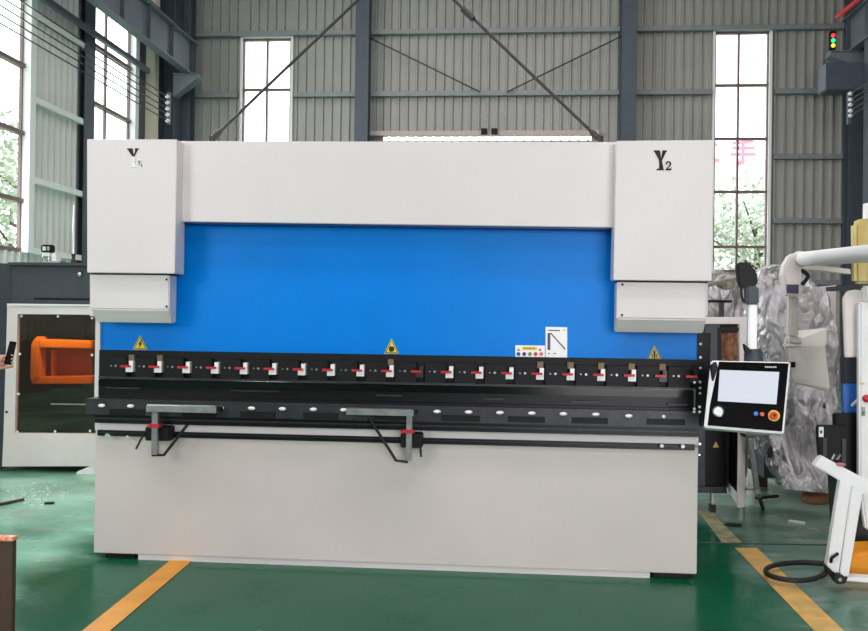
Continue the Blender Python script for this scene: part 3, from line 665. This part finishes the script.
obj('base_beam', pp([(690, 487), (727, 487), (727, 493.5), (690, 492.5)], CY-.05, CY+.6), RAIL, CB)
obj('leg', pp([(711.5, 493), (714.5, 493), (714.5, 508), (711.5, 508)], CY-.03, CY+.02), STEEL, CB); obj('rubber_foot', pp([(710.8, 505), (716, 505), (716, 512.5), (710.8, 512.5)], CY-.05, CY+.02), RUB, CB)
ws = obj('warning_sign', pp([(716, 441.5), (719, 447.5), (713, 447.5)], CY+.02, CY+.028), mat('pale_amber', (226, 190, 110), .5), CB)
# open door: hinged at depth, swinging to viewer
zq = PG(725, 487); a0 = P(725, 480, CY+.1); a1 = P(744, 504, 5.95)
dz0 = PG(744, 504, 0.03); za, zb2 = 1.02, .03
A0 = Vector((a0.x, CY, 0)); A1 = Vector((P(738, 504, 6.0).x, 6.0, 0)); A2 = Vector((P(745.5, 504, 6.0).x, 6.02, 0))
od = obj('open_door', prism(B(), [A0+Vector((0, 0, .20)), A1+Vector((0, 0, .17)), A1+Vector((0, 0, .25)), A0+Vector((0, 0, .26))], Vector((.02, .012, 0))), OFFW, CB)
obj('door_stile', prism(B(), [A1+Vector((0, 0, .16)), A2+Vector((0, 0, .16)), A2+Vector((0, 0, P(742, 418, 6.0).z)), A1+Vector((0, 0, P(742, 418, 6.0).z))], Vector((0, .03, 0))), OFFW, od)
obj('door_glass', prism(B(), [A0+Vector((0, 0, .26)), A1+Vector((0, 0, .25)), A1+Vector((0, 0, 1.0)), A0+Vector((0, 0, 1.0))], Vector((.008, .005, 0))), glass('smoked_glass', (120, 122, 128), .3), od)
# pedal stand (thin steel leg) and brown bin
PS = thing('folding_stand', PG(760, 511), 'thin silver steel stand under the control pendant', 'stand')
obj('leg', tube(B(), [P(750, 440, 5.9), P(757, 490, 5.85), PG(759, 500)*0+P(759, 496, 5.8)], .018, 8), STEEL, PS)
obj('leg', tube(B(), [P(757, 488, 5.85), PG(763, 511)+Vector((0, 0, .015))], .014, 8), RUB, PS)
obj('leg', tube(B(), [P(747, 437, 5.95), P(746, 470, 6.1), PG(744, 497)+Vector((0, 0, .012))], .010, 8), STEEL, PS)
obj('crossbar', tube(B(), [P(746, 488, 5.9), P(757, 489, 5.88)], .012, 8), STEEL, PS)
obj('crossbar', tube(B(), [PG(756, 502)+Vector((0, 0, .03)), PG(778, 500)+Vector((0, 0, .03))], .012, 8), RUB, PS)
obj('top_plate', pbox(746, 435, 756, 438, 5.85, 6.0), RAIL, PS)
bn = thing('waste_bin', PG(762, 489), 'brown and black bin standing behind the thin steel stand', 'bin')
gb0 = PG(762, 487); YB_ = gb0.y
obj('bin_body', pp([(756, 449), (768.5, 449), (767.5, 488.5), (757.5, 488.5)], YB_, YB_+.12), mat('brown_plastic', (92, 66, 50), .5, nz=.2), bn)
obj('bin_lid', pp([(753, 435), (769.5, 435), (768.5, 449.5), (755, 449.5)], YB_-.01, YB_+.13), BLACK, bn)
# ---- plastic-wrapped machines
def plastic_mat():
    m = bpy.data.materials.new('crumpled_clear_plastic'); m.use_nodes = True; nt = m.node_tree; N = nt.nodes; L = nt.links; p = N['Principled BSDF']
    p.inputs['Base Color'].default_value = lin((250, 244, 246)); p.inputs['Roughness'].default_value = .1; p.inputs['Specular IOR Level'].default_value = 1
    tc = N.new('ShaderNodeTexCoord'); mp = N.new('ShaderNodeMapping'); mp.inputs['Rotation'].default_value = (0, .5, 0); mp.inputs['Scale'].default_value = (1.5, 1, .7)
    L.new(tc.outputs['Object'], mp.inputs[0])
    v = N.new('ShaderNodeTexVoronoi'); v.feature = 'DISTANCE_TO_EDGE'; v.inputs['Scale'].default_value = 4.5; v.inputs['Randomness'].default_value = 1
    ns = N.new('ShaderNodeTexNoise'); ns.inputs['Scale'].default_value = 3.5; ns.inputs['Detail'].default_value = 3; L.new(mp.outputs[0], ns.inputs[0])
    ad = N.new('ShaderNodeMix'); ad.data_type = 'VECTOR'; ad.inputs['Factor'].default_value = .35; L.new(mp.outputs[0], ad.inputs['A']); L.new(ns.outputs['Color'], ad.inputs['B']); L.new(ad.outputs['Result'], v.inputs['Vector'])
    bp = N.new('ShaderNodeBump'); bp.inputs['Strength'].default_value = 1; bp.inputs['Distance'].default_value = .3; L.new(v.outputs['Distance'], bp.inputs['Height']); L.new(bp.outputs[0], p.inputs['Normal'])
    tr = N.new('ShaderNodeBsdfTransparent'); ms = N.new('ShaderNodeMixShader')
    rg = N.new('ShaderNodeMapRange'); rg.inputs['From Min'].default_value = .35; rg.inputs['From Max'].default_value = .65; rg.inputs['To Min'].default_value = .25; rg.inputs['To Max'].default_value = .85
    L.new(ns.outputs[0], rg.inputs[0]); L.new(rg.outputs[0], ms.inputs[0]); L.new(tr.outputs[0], ms.inputs[1]); L.new(p.outputs[0], ms.inputs[2]); L.new(ms.outputs[0], N['Material Output'].inputs[0])
    return m
PLA = plastic_mat()
def drape(stations, Y, dep, nm, parent, seed, amp=.045):
    """stations: (py, xl, xr) rings, superellipse plan, crumpled"""
    bm = B(); rings = []; n_ = 72; sts = []
    for i in range(len(stations)-1):
        for k in range(7):
            t = k/7; sts.append(tuple(stations[i][j]*(1-t)+stations[i+1][j]*t for j in range(3)))
    sts.append(stations[-1])
    for y, xl, xr_ in sts:
        z = max(P((xl+xr_)/2, y, Y).z, .01); A = P(xl, y, Y).x; Bx = P(xr_, y, Y).x; c = (A+Bx)/2; hw = (Bx-A)/2; r = []
        for k in range(n_):
            th = 2*math.pi*k/n_; cs, sn = math.cos(th), math.sin(th)
            ux = math.copysign(abs(cs)**.6, cs)*hw; uy = math.copysign(abs(sn)**.6, sn)*dep/2*min(1, hw/.12)
            v = Vector((c+ux, Y+dep/2+uy, z)); nv = Vector((v.x*3.3+seed, v.y*3.3, v.z*1.6))
            d = .7-abs(noise.noise(nv))*3 + .6*(.5-abs(noise.noise(nv*2.7))*3)
            r.append(bm.verts.new(v + Vector((ux, uy, 0)).normalized()*d*amp))
        rings.append(r)
    for s, t in zip(rings, rings[1:]):
        for k in range(n_): bm.faces.new((s[k], s[(k+1) % n_], t[(k+1) % n_], t[k]))
    bm.faces.new(rings[0][::-1])
    return obj(nm, bm, PLA, parent, smooth=True)
W1 = thing('wrapped_machine', PG(720, 470), 'machine wrapped in crumpled clear plastic just right of the press', 'wrapped machine', 'machines wrapped in plastic')
drape([(268, 706, 722), (275, 700, 736), (285, 696, 742), (300, 693, 745), (320, 693, 745), (345, 693, 745)], 7.5, .6, 'plastic_cover', W1, 3)
INN = mat('pale_pink_grey_paint', (206, 194, 196), .5)
obj('machine_body', pp([(698, 290), (735, 290), (742, 325), (742, 470), (698, 470)], 7.65, 7.95), INN, W1)
obj('machine_bar', pbox(704, 300, 732, 302.5, 7.35, 7.4), BLACK, W1); obj('machine_bar', pbox(720, 302, 724, 318, 7.35, 7.4), RAIL, W1)
obj('wrapped_part', ball(B(), P(726, 282, 7.25), .07, (1.3, 1, .9), 10), mat('cream_casting', (214, 206, 190), .5, rgb2=(120, 100, 80), nscale=20), W1, smooth=True)
W2 = thing('wrapped_machine', PG(790, 480), 'tall machine wrapped in shiny clear plastic behind the grey control box', 'wrapped machine', 'machines wrapped in plastic')
drape([(262, 789, 800), (268, 776, 812), (278, 764, 822), (295, 758, 838), (330, 756, 843), (380, 757, 843), (430, 762, 838), (462, 770, 836), (482, 785, 838), (494, 797, 840)], 6.9, .9, 'plastic_cover', W2, 11, .08)
obj('machine_body', pp([(764, 300), (782, 285), (796, 285), (796, 420), (764, 420)], 7.2, 7.5), mat('pale_blue_grey_paint', (206, 214, 222), .5), W2)
obj('blue_band', pp([(763, 309), (783, 309), (783, 314), (763, 314)], 7.18, 7.2), mat('cyan_band', (120, 186, 204), .5), W2)
obj('machine_body', pp([(796, 290), (836, 285), (836, 400), (796, 400)], 7.2, 7.6), INN, W2)
obj('dark_base', pp([(764, 400), (836, 400), (836, 478), (764, 478)], 7.1, 7.6), mat('dark_blue_grey', (52, 56, 66), .5), W2)
# skirt sheet trailing on the floor
sk = B(); nu, nv_ = 22, 16; g = []
for i in range(nu+1):
    row = []
    for j in range(nv_+1):
        u, v = i/nu, j/nv_
        x = 766+u*62+v*18; y = 425+v*(64+6*u)
        Yd = 6.86-.5*v*v+.05*math.sin(u*19+v*3)+.03*noise.noise(Vector((u*7, v*5, 2)))
        q = P(x, y, Yd)
        if q.z < .012: q = PG(x, y, .012)
        row.append(sk.verts.new(q))
    g.append(row)
for i in range(nu):
    for j in range(nv_): sk.faces.new((g[i][j], g[i+1][j], g[i+1][j+1], g[i][j+1]))
obj('plastic_skirt', sk, PLA, W2, smooth=True)
# grey control box on its swing arm
CA = thing('control_box', P(806, 330, 6.2), 'pale grey control box hanging from a white tubular arm at right', 'control box')
BY = 6.2
obj('box_shell', prism(B(), [P(785.5, 347, BY), P(825, 345.5, BY), P(831, 389, BY-.02), P(828, 392, BY), P(793, 383, BY)], Vector((.05, .2, 0))), CPB, CA, .008)
obj('box_top', prism(B(), [P(800, 331, BY+.1), P(827, 328, BY+.1), P(826, 346.5, BY+.02), P(784, 347.5, BY-.01), P(786, 343, BY)], Vector((.03, .15, 0))), CPB, CA, .008)
obj('box_panel', pp([(788, 351), (800, 351), (814, 381), (793, 379)], BY-.006, BY), OFFW, CA, .001)
obj('box_label', pp([(792, 353), (799, 353), (802, 363), (795, 363)], BY-.01, BY-.006), mat('pale_label', (226, 228, 220), .5), CA)
obj('box_latch', pp([(791.5, 362), (795.5, 362), (795.5, 367.5), (792, 367.5)], BY-.03, BY), BLACK, CA)
obj('post_foot', pp([(788, 336), (801, 336), (802, 344), (787, 344)], BY, BY+.08), CPB, CA, .01)
obj('post', pbox(789, 296, 799, 337, BY, BY+.05), CPB, CA, .01)
obj('blue_label', pbox(787.2, 284.5, 798.8, 293.3, BY-.05, BY-.04), mat('navy_label', (26, 28, 74), .4), CA)
obj('elbow', pp([(783, 275), (785, 265), (790, 256), (796, 252), (800, 252.5), (801.5, 264), (802, 276), (800, 297), (788, 297), (786, 290)], BY-.04, BY+.07), OFFW, CA, .02, seg=3)
obj('elbow_clamp', tube(B(), smoothpath([P(801, 270, BY), P(808, 276, BY), P(802, 285, BY)]), .014, 8), RAIL, CA, smooth=True)
obj('swing_arm', tube(B(), [P(799.5, 259.5, BY+.04), P(868, 253.5, 4.95), P(900, 251, 4.6)], .048, 20), WPL, CA, smooth=True)
ae = P(897, 251, 4.75)
obj('arm_riser', tube(B(), [ae+Vector((0, .05, .05)), Vector((ae.x, ae.y+.05, ae.z-.1)), Vector((ae.x+.1, 5.13, P(897, 312, 5.15).z))], .045, 16), WPL, CA, smooth=True)
obj('arm_ring', tube(B(), [P(799, 259.5, BY+.04), P(801.5, 259.3, BY+.01)], .056, 20), CPB, CA, smooth=True)
obj('lower_beam', pp([(804, 264), (850, 269), (851, 274), (805, 268.5)], 6.5, 6.6), CPB, CA)
# neighbouring white machine at right edge
NM = thing('neighbouring_machine', PG(868, 560), 'white machine with blue panel cut off at the right edge of the photo', 'machine')
NY = 5.2
obj('column', pp([(859.5, 302), (905, 302), (905, 530), (866, 530), (859.5, 480)], NY-.05, NY+.0), WPL, NM, .01)
obj('head_cover', pp([(843.5, 298), (848, 291), (856, 289.5), (866, 291), (866, 357), (845.5, 357.5)], NY+.02, NY+.05), OFFW, NM, .006, seg=3)
obj('cover_top', pbox(864, 286, 905, 303, NY, NY+.05), WPL, NM, .01)
obj('dark_recess', pp([(845, 357), (864, 357), (864, 388), (846, 388)], NY+.12, NY+.2), DRKG, NM)
obj('blue_panel', pp([(843, 384), (864, 384), (864, 413), (844, 413)], NY+.08, NY+.12), mat('mid_blue_paint', (34, 104, 190), .4), NM, .005)
obj('lever', tube(B(), [P(852, 405.5, NY+.05), P(858, 400, NY), P(861.5, 397, NY)], .009, 8), WPL, NM)
obj('red_button', ball(B(), P(866.5, 398.5, NY-.06), .022, (1, .7, 1)), RED, NM, smooth=True)
obj('switch_plate', pbox(862.3, 407, 865.3, 416, NY-.06, NY-.05), STEEL, NM); obj('green_switch', pbox(862.8, 411, 864.6, 415, NY-.066, NY-.06), mat('green_switch', (40, 140, 90), .4), NM)
obj('yellow_tag', pbox(861, 382.5, 864, 384.5, NY-.055, NY-.05), YEL, NM)
obj('black_base', pp([(836, 414), (864, 413), (864, 486), (850, 481), (839, 470)], NY+.05, NY+.12), BLACK, NM, .006)
obj('black_box', pp([(818, 425.5), (848, 425.5), (848, 470), (820, 462)], NY+.0, NY+.05), BLACK, NM, .006)
obj('socket_plate', pbox(819, 427, 823.6, 437, NY-.006, NY), WPL, NM); obj('socket_mark', pbox(820.4, 430.5, 822.2, 433.5, NY-.009, NY-.006), INK, NM)
obj('steel_stud', ball(B(), P(851.5, 419.8, NY+.09), .02, (1.2, .6, .8), 10), CHR, NM, smooth=True)
obj('grey_strip', pbox(842, 439, 846, 462, NY-.01, NY+.01), RAIL, NM); obj('black_strip', pbox(823, 438, 827, 462, NY-.01, NY+.01), RAIL, NM)
obj('lower_body', pp([(852, 486), (905, 486), (905, 560), (856, 560)], NY+.2, NY+.6), mat('black_green_paint', (24, 32, 28), .4), NM)
obj('machine_body', box(2.44, 3.3, 5.15, 6.05, 0, P(880, 289, 5.3).z), WPL, NM, .01)
obj('base_plate', box(2.3, 3.3, 5.0, 6.05, 0, .04), BLACK, NM)
YG = mat('yellow_green_film', (216, 210, 138), .3, rgb2=(190, 164, 90), nscale=5, stretch=(3, 3, .4))
tag(obj('film_roll', pp([(854.5, 222), (862, 218.5), (900, 217), (900, 286), (855.5, 284)], 5.7, 5.78), YG, bevel=.02), 'yellow-green film covered block on top of the right machine', 'block')
tag(obj('white_post', pbox(866, 203, 880, 218.5, 5.7, 5.75), WPL), 'small white post above the yellow-green block', 'post')
tag(obj('mount_plate', pbox(860, 284.5, 1010, 289, 5.3, 5.85), RAIL), 'grey mounting plate under the yellow-green block', 'plate')
# white wheeled pedal stand in front
ST = thing('pedal_stand', PG(838, 582), 'white slanted wheeled stand at the right edge with a small caster', 'stand')
SY = 4.75
ub = obj('upper_bar', pp([(815.5, 466.5), (823.5, 456.5), (868, 480.5), (905, 497), (905, 508), (862, 494), (832, 476)], SY, SY+.05), WPL, ST, .006)
obj('upper_box', pp([(814.5, 466), (822.8, 455.8), (834, 463), (829, 474)], SY-.01, SY+.055), WPL, ST, .006)
obj('leg', pp([(841, 478), (852, 484), (838.5, 576), (827, 566.5)], SY-.01, SY+.04), WPL, ST, .005)
obj('leg', pp([(852.2, 484), (863.5, 490), (849, 577), (839.5, 577)], SY, SY+.05), WPL, ST, .005)
obj('sole', pp([(824.5, 566), (826.5, 565.5), (839, 577), (848, 577.5), (845, 583.5), (837, 584)], SY-.015, SY+.04), BLACK, ST)
obj('lower_bar', pp([(846, 577), (905, 581), (905, 586), (846, 581)], SY, SY+.08), WPL, ST, .003)
c = P(840, 579.5, SY-.056); wh = B(); tube(wh, [c, c+Vector((0, .04, 0))], .026, 20); cw = obj('caster', wh, RUB, ST, .004, smooth=True)
obj('hub', tube(B(), [c+Vector((0, -.003, 0)), c], .010, 12), CHR, cw)
for x in (833.5, 838.5): obj('toggle', tube(B(), [P(x-1, 459, SY), P(x+1.5, 454, SY-.02)], .006, 8), CHR, ub)
obj('red_tag', ball(B(), P(841, 464.5, SY-.0), .016, (1.6, 1, .6)), mat('pink_tag', (190, 110, 120), .5), ub)
hv = B(); tube(hv, smoothpath([P(831, 562, SY-.012), P(832, 558, SY-.03), P(838, 553.5, SY-.02)]), .008, 8); obj('handle', hv, RUB, ST, smooth=True)
og = PG(866, 585); tag(obj('orange_bin', prism(B(), [P(849, 562, 5.0), P(853, 556, 5.0), P(862, 553, 5.0), P(905, 551, 5.0), P(905, 580, 5.0), P(850, 579, 5.0)], Vector((0, .25, 0))), mat('orange_plastic', (250, 160, 20), .45), bevel=.01), 'bright orange plastic container behind the white pedal stand', 'container')
# cable loop on the floor
loop = [(838, 569), (824, 563.5), (800, 562), (778, 564), (766.5, 568.5), (768, 574), (782, 578.5), (800, 580), (815, 578), (825, 573), (826, 568)]
full = [PG(x, y, .012) for x, y in loop] + [PG(x, y+.9, .036) for x, y in loop[1:-1]]
tag(obj('power_cable', tube(B(), smoothpath(full), .0115, 8), RUB, smooth=True), 'black cable looped twice on the green floor beside the pedal stand', 'cable')
# scraps
tag(obj('cardboard_scrap', prism(B(), [PG(x, y, .002) for x, y in ((801, 500), (806, 504), (822, 505), (834, 502), (837, 497), (822, 496), (808, 496))], Vector((0, .02, .05))), TAN, bevel=.01), 'crumpled brown cardboard on the floor by the plastic skirt', 'cardboard')
tag(obj('white_strip', prism(B(), [PG(x, y, .001) for x, y in ((788, 522.5), (805, 525), (805.5, 523.5), (789, 521.2))], Vector((0, 0, .012))), WPL), 'small white plastic strip lying on the floor at right', 'strip')
tag(obj('black_strap', prism(B(), [PG(x, y, .001) for x, y in ((724, 526), (741, 527.5), (742, 525.5), (728, 524.5))], Vector((0, 0, .012))), RUB), 'short black strap lying on the floor near the right line', 'strap')
tag(obj('metal_stick', tube(B(), [PG(-6, 505.5, .012), PG(23.5, 499.5, .012)], .011, 8), mat('rusty_steel', (70, 50, 44), .6)), 'thin dark steel stick on the floor at the left edge', 'stick')
tag(obj('black_strap', prism(B(), [PG(x, y, .001) for x, y in ((44, 504.6), (54, 504.2), (54.5, 503), (46, 503.6))], Vector((0, 0, .012))), RUB), 'small dark scrap on the floor left of the press base', 'scrap')
gr = B()
for _ in range(70):
    x, y = random.gauss(38, 22), random.gauss(495, 5); s = random.uniform(.003, .009)
    if 0 < x < 92: 
        p = PG(x, y); box(p.x-s, p.x+s, p.y-s, p.y+s, 0, s*.7, gr)
tag(obj('plaster_crumbs', gr, WPL), 'white plaster crumbs scattered on the floor at left', 'crumbs', kind='stuff')
# ================================================================== PERSON at the left edge
SKIN = mat('skin', (205, 150, 125), .5, nz=.05)
hp = P(6, 362, 4.7)
PR = thing('person', (hp.x-.42, 4.82, 0), 'person at the left edge holding up a dark phone, only the hand in view', 'person')
def skin(name, verts, edges, m, parent, sub=2, root=0):
    me = bpy.data.meshes.new(name); me.from_pydata([v[:3] for v in verts], edges, []); o = bpy.data.objects.new(name, me); COL.objects.link(o)
    md = o.modifiers.new('s', 'SKIN'); md.use_smooth_shade = True
    for i, v in enumerate(verts):
        s = me.skin_vertices[0].data[i]; s.radius = (v[3], v[4] if len(v) > 4 else v[3]); s.use_root = (i == root)
    o.modifiers.new('d', 'SUBSURF').levels = sub; o.modifiers['d'].render_levels = sub
    bpy.context.view_layer.update()
    m2 = bpy.data.meshes.new_from_object(o.evaluated_get(bpy.context.evaluated_depsgraph_get())); bpy.data.objects.remove(o)
    m2.materials.clear(); m2.materials.append(m)
    for f in m2.polygons: f.use_smooth = True
    q = bpy.data.objects.new(name, m2); COL.objects.link(q); q.parent = parent; q.matrix_parent_inverse = wm(parent).inverted(); return q
bx, by = hp.x-.42, 4.82
H = hp
def bd_(dx, dy, z, r, r2=None): return (bx+dx, by+dy, z, r, r2 or r)
wr = (H.x-.085, H.y+.01, H.z-.045)
V = [bd_(0, 0, .93, .13, .11), bd_(0, 0, 1.12, .12, .10), bd_(0, 0, 1.33, .14, .10), bd_(0, 0, 1.45, .07), bd_(.01, 0, 1.53, .055), bd_(.02, 0, 1.63, .085, .10), bd_(.02, 0, 1.71, .07),
     bd_(0, .18, 1.38, .055), bd_(.02, .23, 1.12, .042), bd_(.12, .22, .95, .032), bd_(.16, .2, .88, .028),
     bd_(0, -.17, 1.38, .055), bd_(-.02, -.2, 1.10, .043), (wr[0]-.06, wr[1]-.03, wr[2]-.01, .032, .03), (wr[0], wr[1], wr[2], .024, .02), (H.x-.035, H.y, H.z-.012, .028, .016),
     bd_(0, .1, .85, .09), bd_(.01, .11, .48, .06), bd_(-.01, .11, .09, .04), bd_(.13, .12, .035, .03),
     bd_(0, -.1, .85, .09), bd_(.01, -.11, .48, .06), bd_(-.01, -.11, .09, .04), bd_(.13, -.12, .035, .03)]
Ed = [(0, 1), (1, 2), (2, 3), (3, 4), (4, 5), (5, 6), (2, 7), (7, 8), (8, 9), (9, 10), (2, 11), (11, 12), (12, 13), (13, 14), (14, 15), (0, 16), (16, 17), (17, 18), (18, 19), (0, 20), (20, 21), (21, 22), (22, 23)]
skin('body', V, Ed, SKIN, PR)
# fingers wrap the phone
for k in range(4):
    zz = H.z-.03+.02*k
    f = [(H.x-.045, H.y-.002, zz-.004, .010), (H.x-.005, H.y+.022, zz, .009), (H.x+.028, H.y+.020, zz+.006, .008), (H.x+.036, H.y-.006, zz+.008, .007)]
    skin('finger', f, [(0, 1), (1, 2), (2, 3)], SKIN, PR, 1)
skin('thumb', [(H.x-.05, H.y-.01, H.z-.02, .012), (H.x-.02, H.y-.022, H.z+.008, .010), (H.x-.002, H.y-.02, H.z+.035, .008)], [(0, 1), (1, 2)], SKIN, PR, 1)
SH = mat('navy_work_shirt', (34, 42, 64), .8); TR = mat('dark_trousers', (30, 30, 36), .85)
def inf(idx, d):
    return [tuple(V[i][:3]) + (V[i][3]+d, V[i][4]+d) for i in idx]
skin('shirt', inf([1, 2, 7, 8, 11, 12], .018)[:1]*1 + inf([2, 7, 8, 9, 11, 12, 0], .018), [(0, 1), (1, 2), (2, 3), (3, 4), (1, 5), (5, 6), (0, 7)], SH, PR)
skin('trousers', inf([0, 16, 17, 18, 20, 21, 22], .016), [(0, 1), (1, 2), (2, 3), (0, 4), (4, 5), (5, 6)], TR, PR)
for s in (1, -1): obj('shoe', ball(B(), (bx+.06, by+.11*s, .05), .05, (2.4, 1, 1), 16), RUB, PR, smooth=True)
obj('hair', ball(B(), (bx-.005, by, 1.70), .105, (1, .95, .8), 16), mat('black_hair', (18, 15, 14), .7), PR, smooth=True)
for s in (1, -1):
    obj('eye', ball(B(), (bx+.115, by+.032*s, 1.635), .011), INK, PR); obj('ear', ball(B(), (bx+.015, by+.1*s, 1.625), .025, (.7, .35, 1)), SKIN, PR, smooth=True)
obj('nose', ball(B(), (bx+.125, by, 1.605), .016, (1, .8, 1.4)), SKIN, PR, smooth=True); obj('mouth', ball(B(), (bx+.115, by, 1.57), .018, (.4, 1.2, .3)), mat('lips', (160, 90, 84), .5), PR)
tl_, u_, v_ = P(11.5, 340.5, H.y), None, None
ph = prism(B(), [P(10.5, 341, H.y+.008), P(17, 342, H.y+.008), P(12, 365, H.y+.008), P(4.5, 364, H.y+.008)], Vector((0, -.010, 0)))
tag(obj('phone', ph, BLKG, bevel=.002), 'dark mobile phone held up in a hand at the left edge', 'phone')
# ================================================================== LIGHT
W = bpy.data.worlds.new('sky'); SC.world = W; W.use_nodes = True
W.node_tree.nodes['Background'].inputs[0].default_value = (.93, .96, 1, 1); W.node_tree.nodes['Background'].inputs[1].default_value = 4.5
def area(name, loc, rot, sx, sy, e, col=(1, 1, 1)):
    l = bpy.data.lights.new(name, 'AREA'); l.shape = 'RECTANGLE'; l.size = sx; l.size_y = sy; l.energy = e; l.color = col
    o = bpy.data.objects.new(name, l); COL.objects.link(o); o.location = loc; o.rotation_euler = rot; return o
area('front_fill', (3.5, YB+.3, 2.4), (math.radians(90), 0, 0), 5, 4.2, 480, (1, .95, .975))  # unseen fill lamp added at the gate opening behind the camera
for y, e in ((-3.5, 330), (1, 430), (8, 380), (15, 230)): area('roof_fill', (-.5, y, TOP-.15), (math.radians(12 if y < 2 else 0), 0, 0), 11, 1.6, e, (1, .95, .975))  # unseen overhead fill lamps added to brighten the hall
area('left_daylight_fill', (WXL+.3, -5, 4.5), (math.radians(20), math.radians(-70), math.radians(40)), 4, 5, 560, (1, .955, .975))  # unseen key lamp added at solid wall to cast the left housing's shadow
area('left_daylight_fill', (WXL+.3, 10.5, 5), (0, math.radians(-70), 0), 5, 6, 900, (1, .96, .98))  # lamp added at the left window to strengthen its daylight
area('enclosure_fill', (P(60, 320, EY+.5).x, EY+.25, P(60, 316, EY+.3).z), (math.radians(20), 0, 0), .9, .1, 5, (1, .85, .7))  # unseen lamp added to brighten the orange parts behind the glass
# ------------------------------------------------------------------ render look
vs = SC.view_settings; SC.display_settings.display_device = 'sRGB'
vs.view_transform = 'Standard'; vs.look = 'None'; vs.exposure = 0.0; vs.gamma = 1.0; vs.use_curve_mapping = False
SC.cycles.use_denoising = True
SC.cycles.max_bounces = 8; SC.cycles.transparent_max_bounces = 16
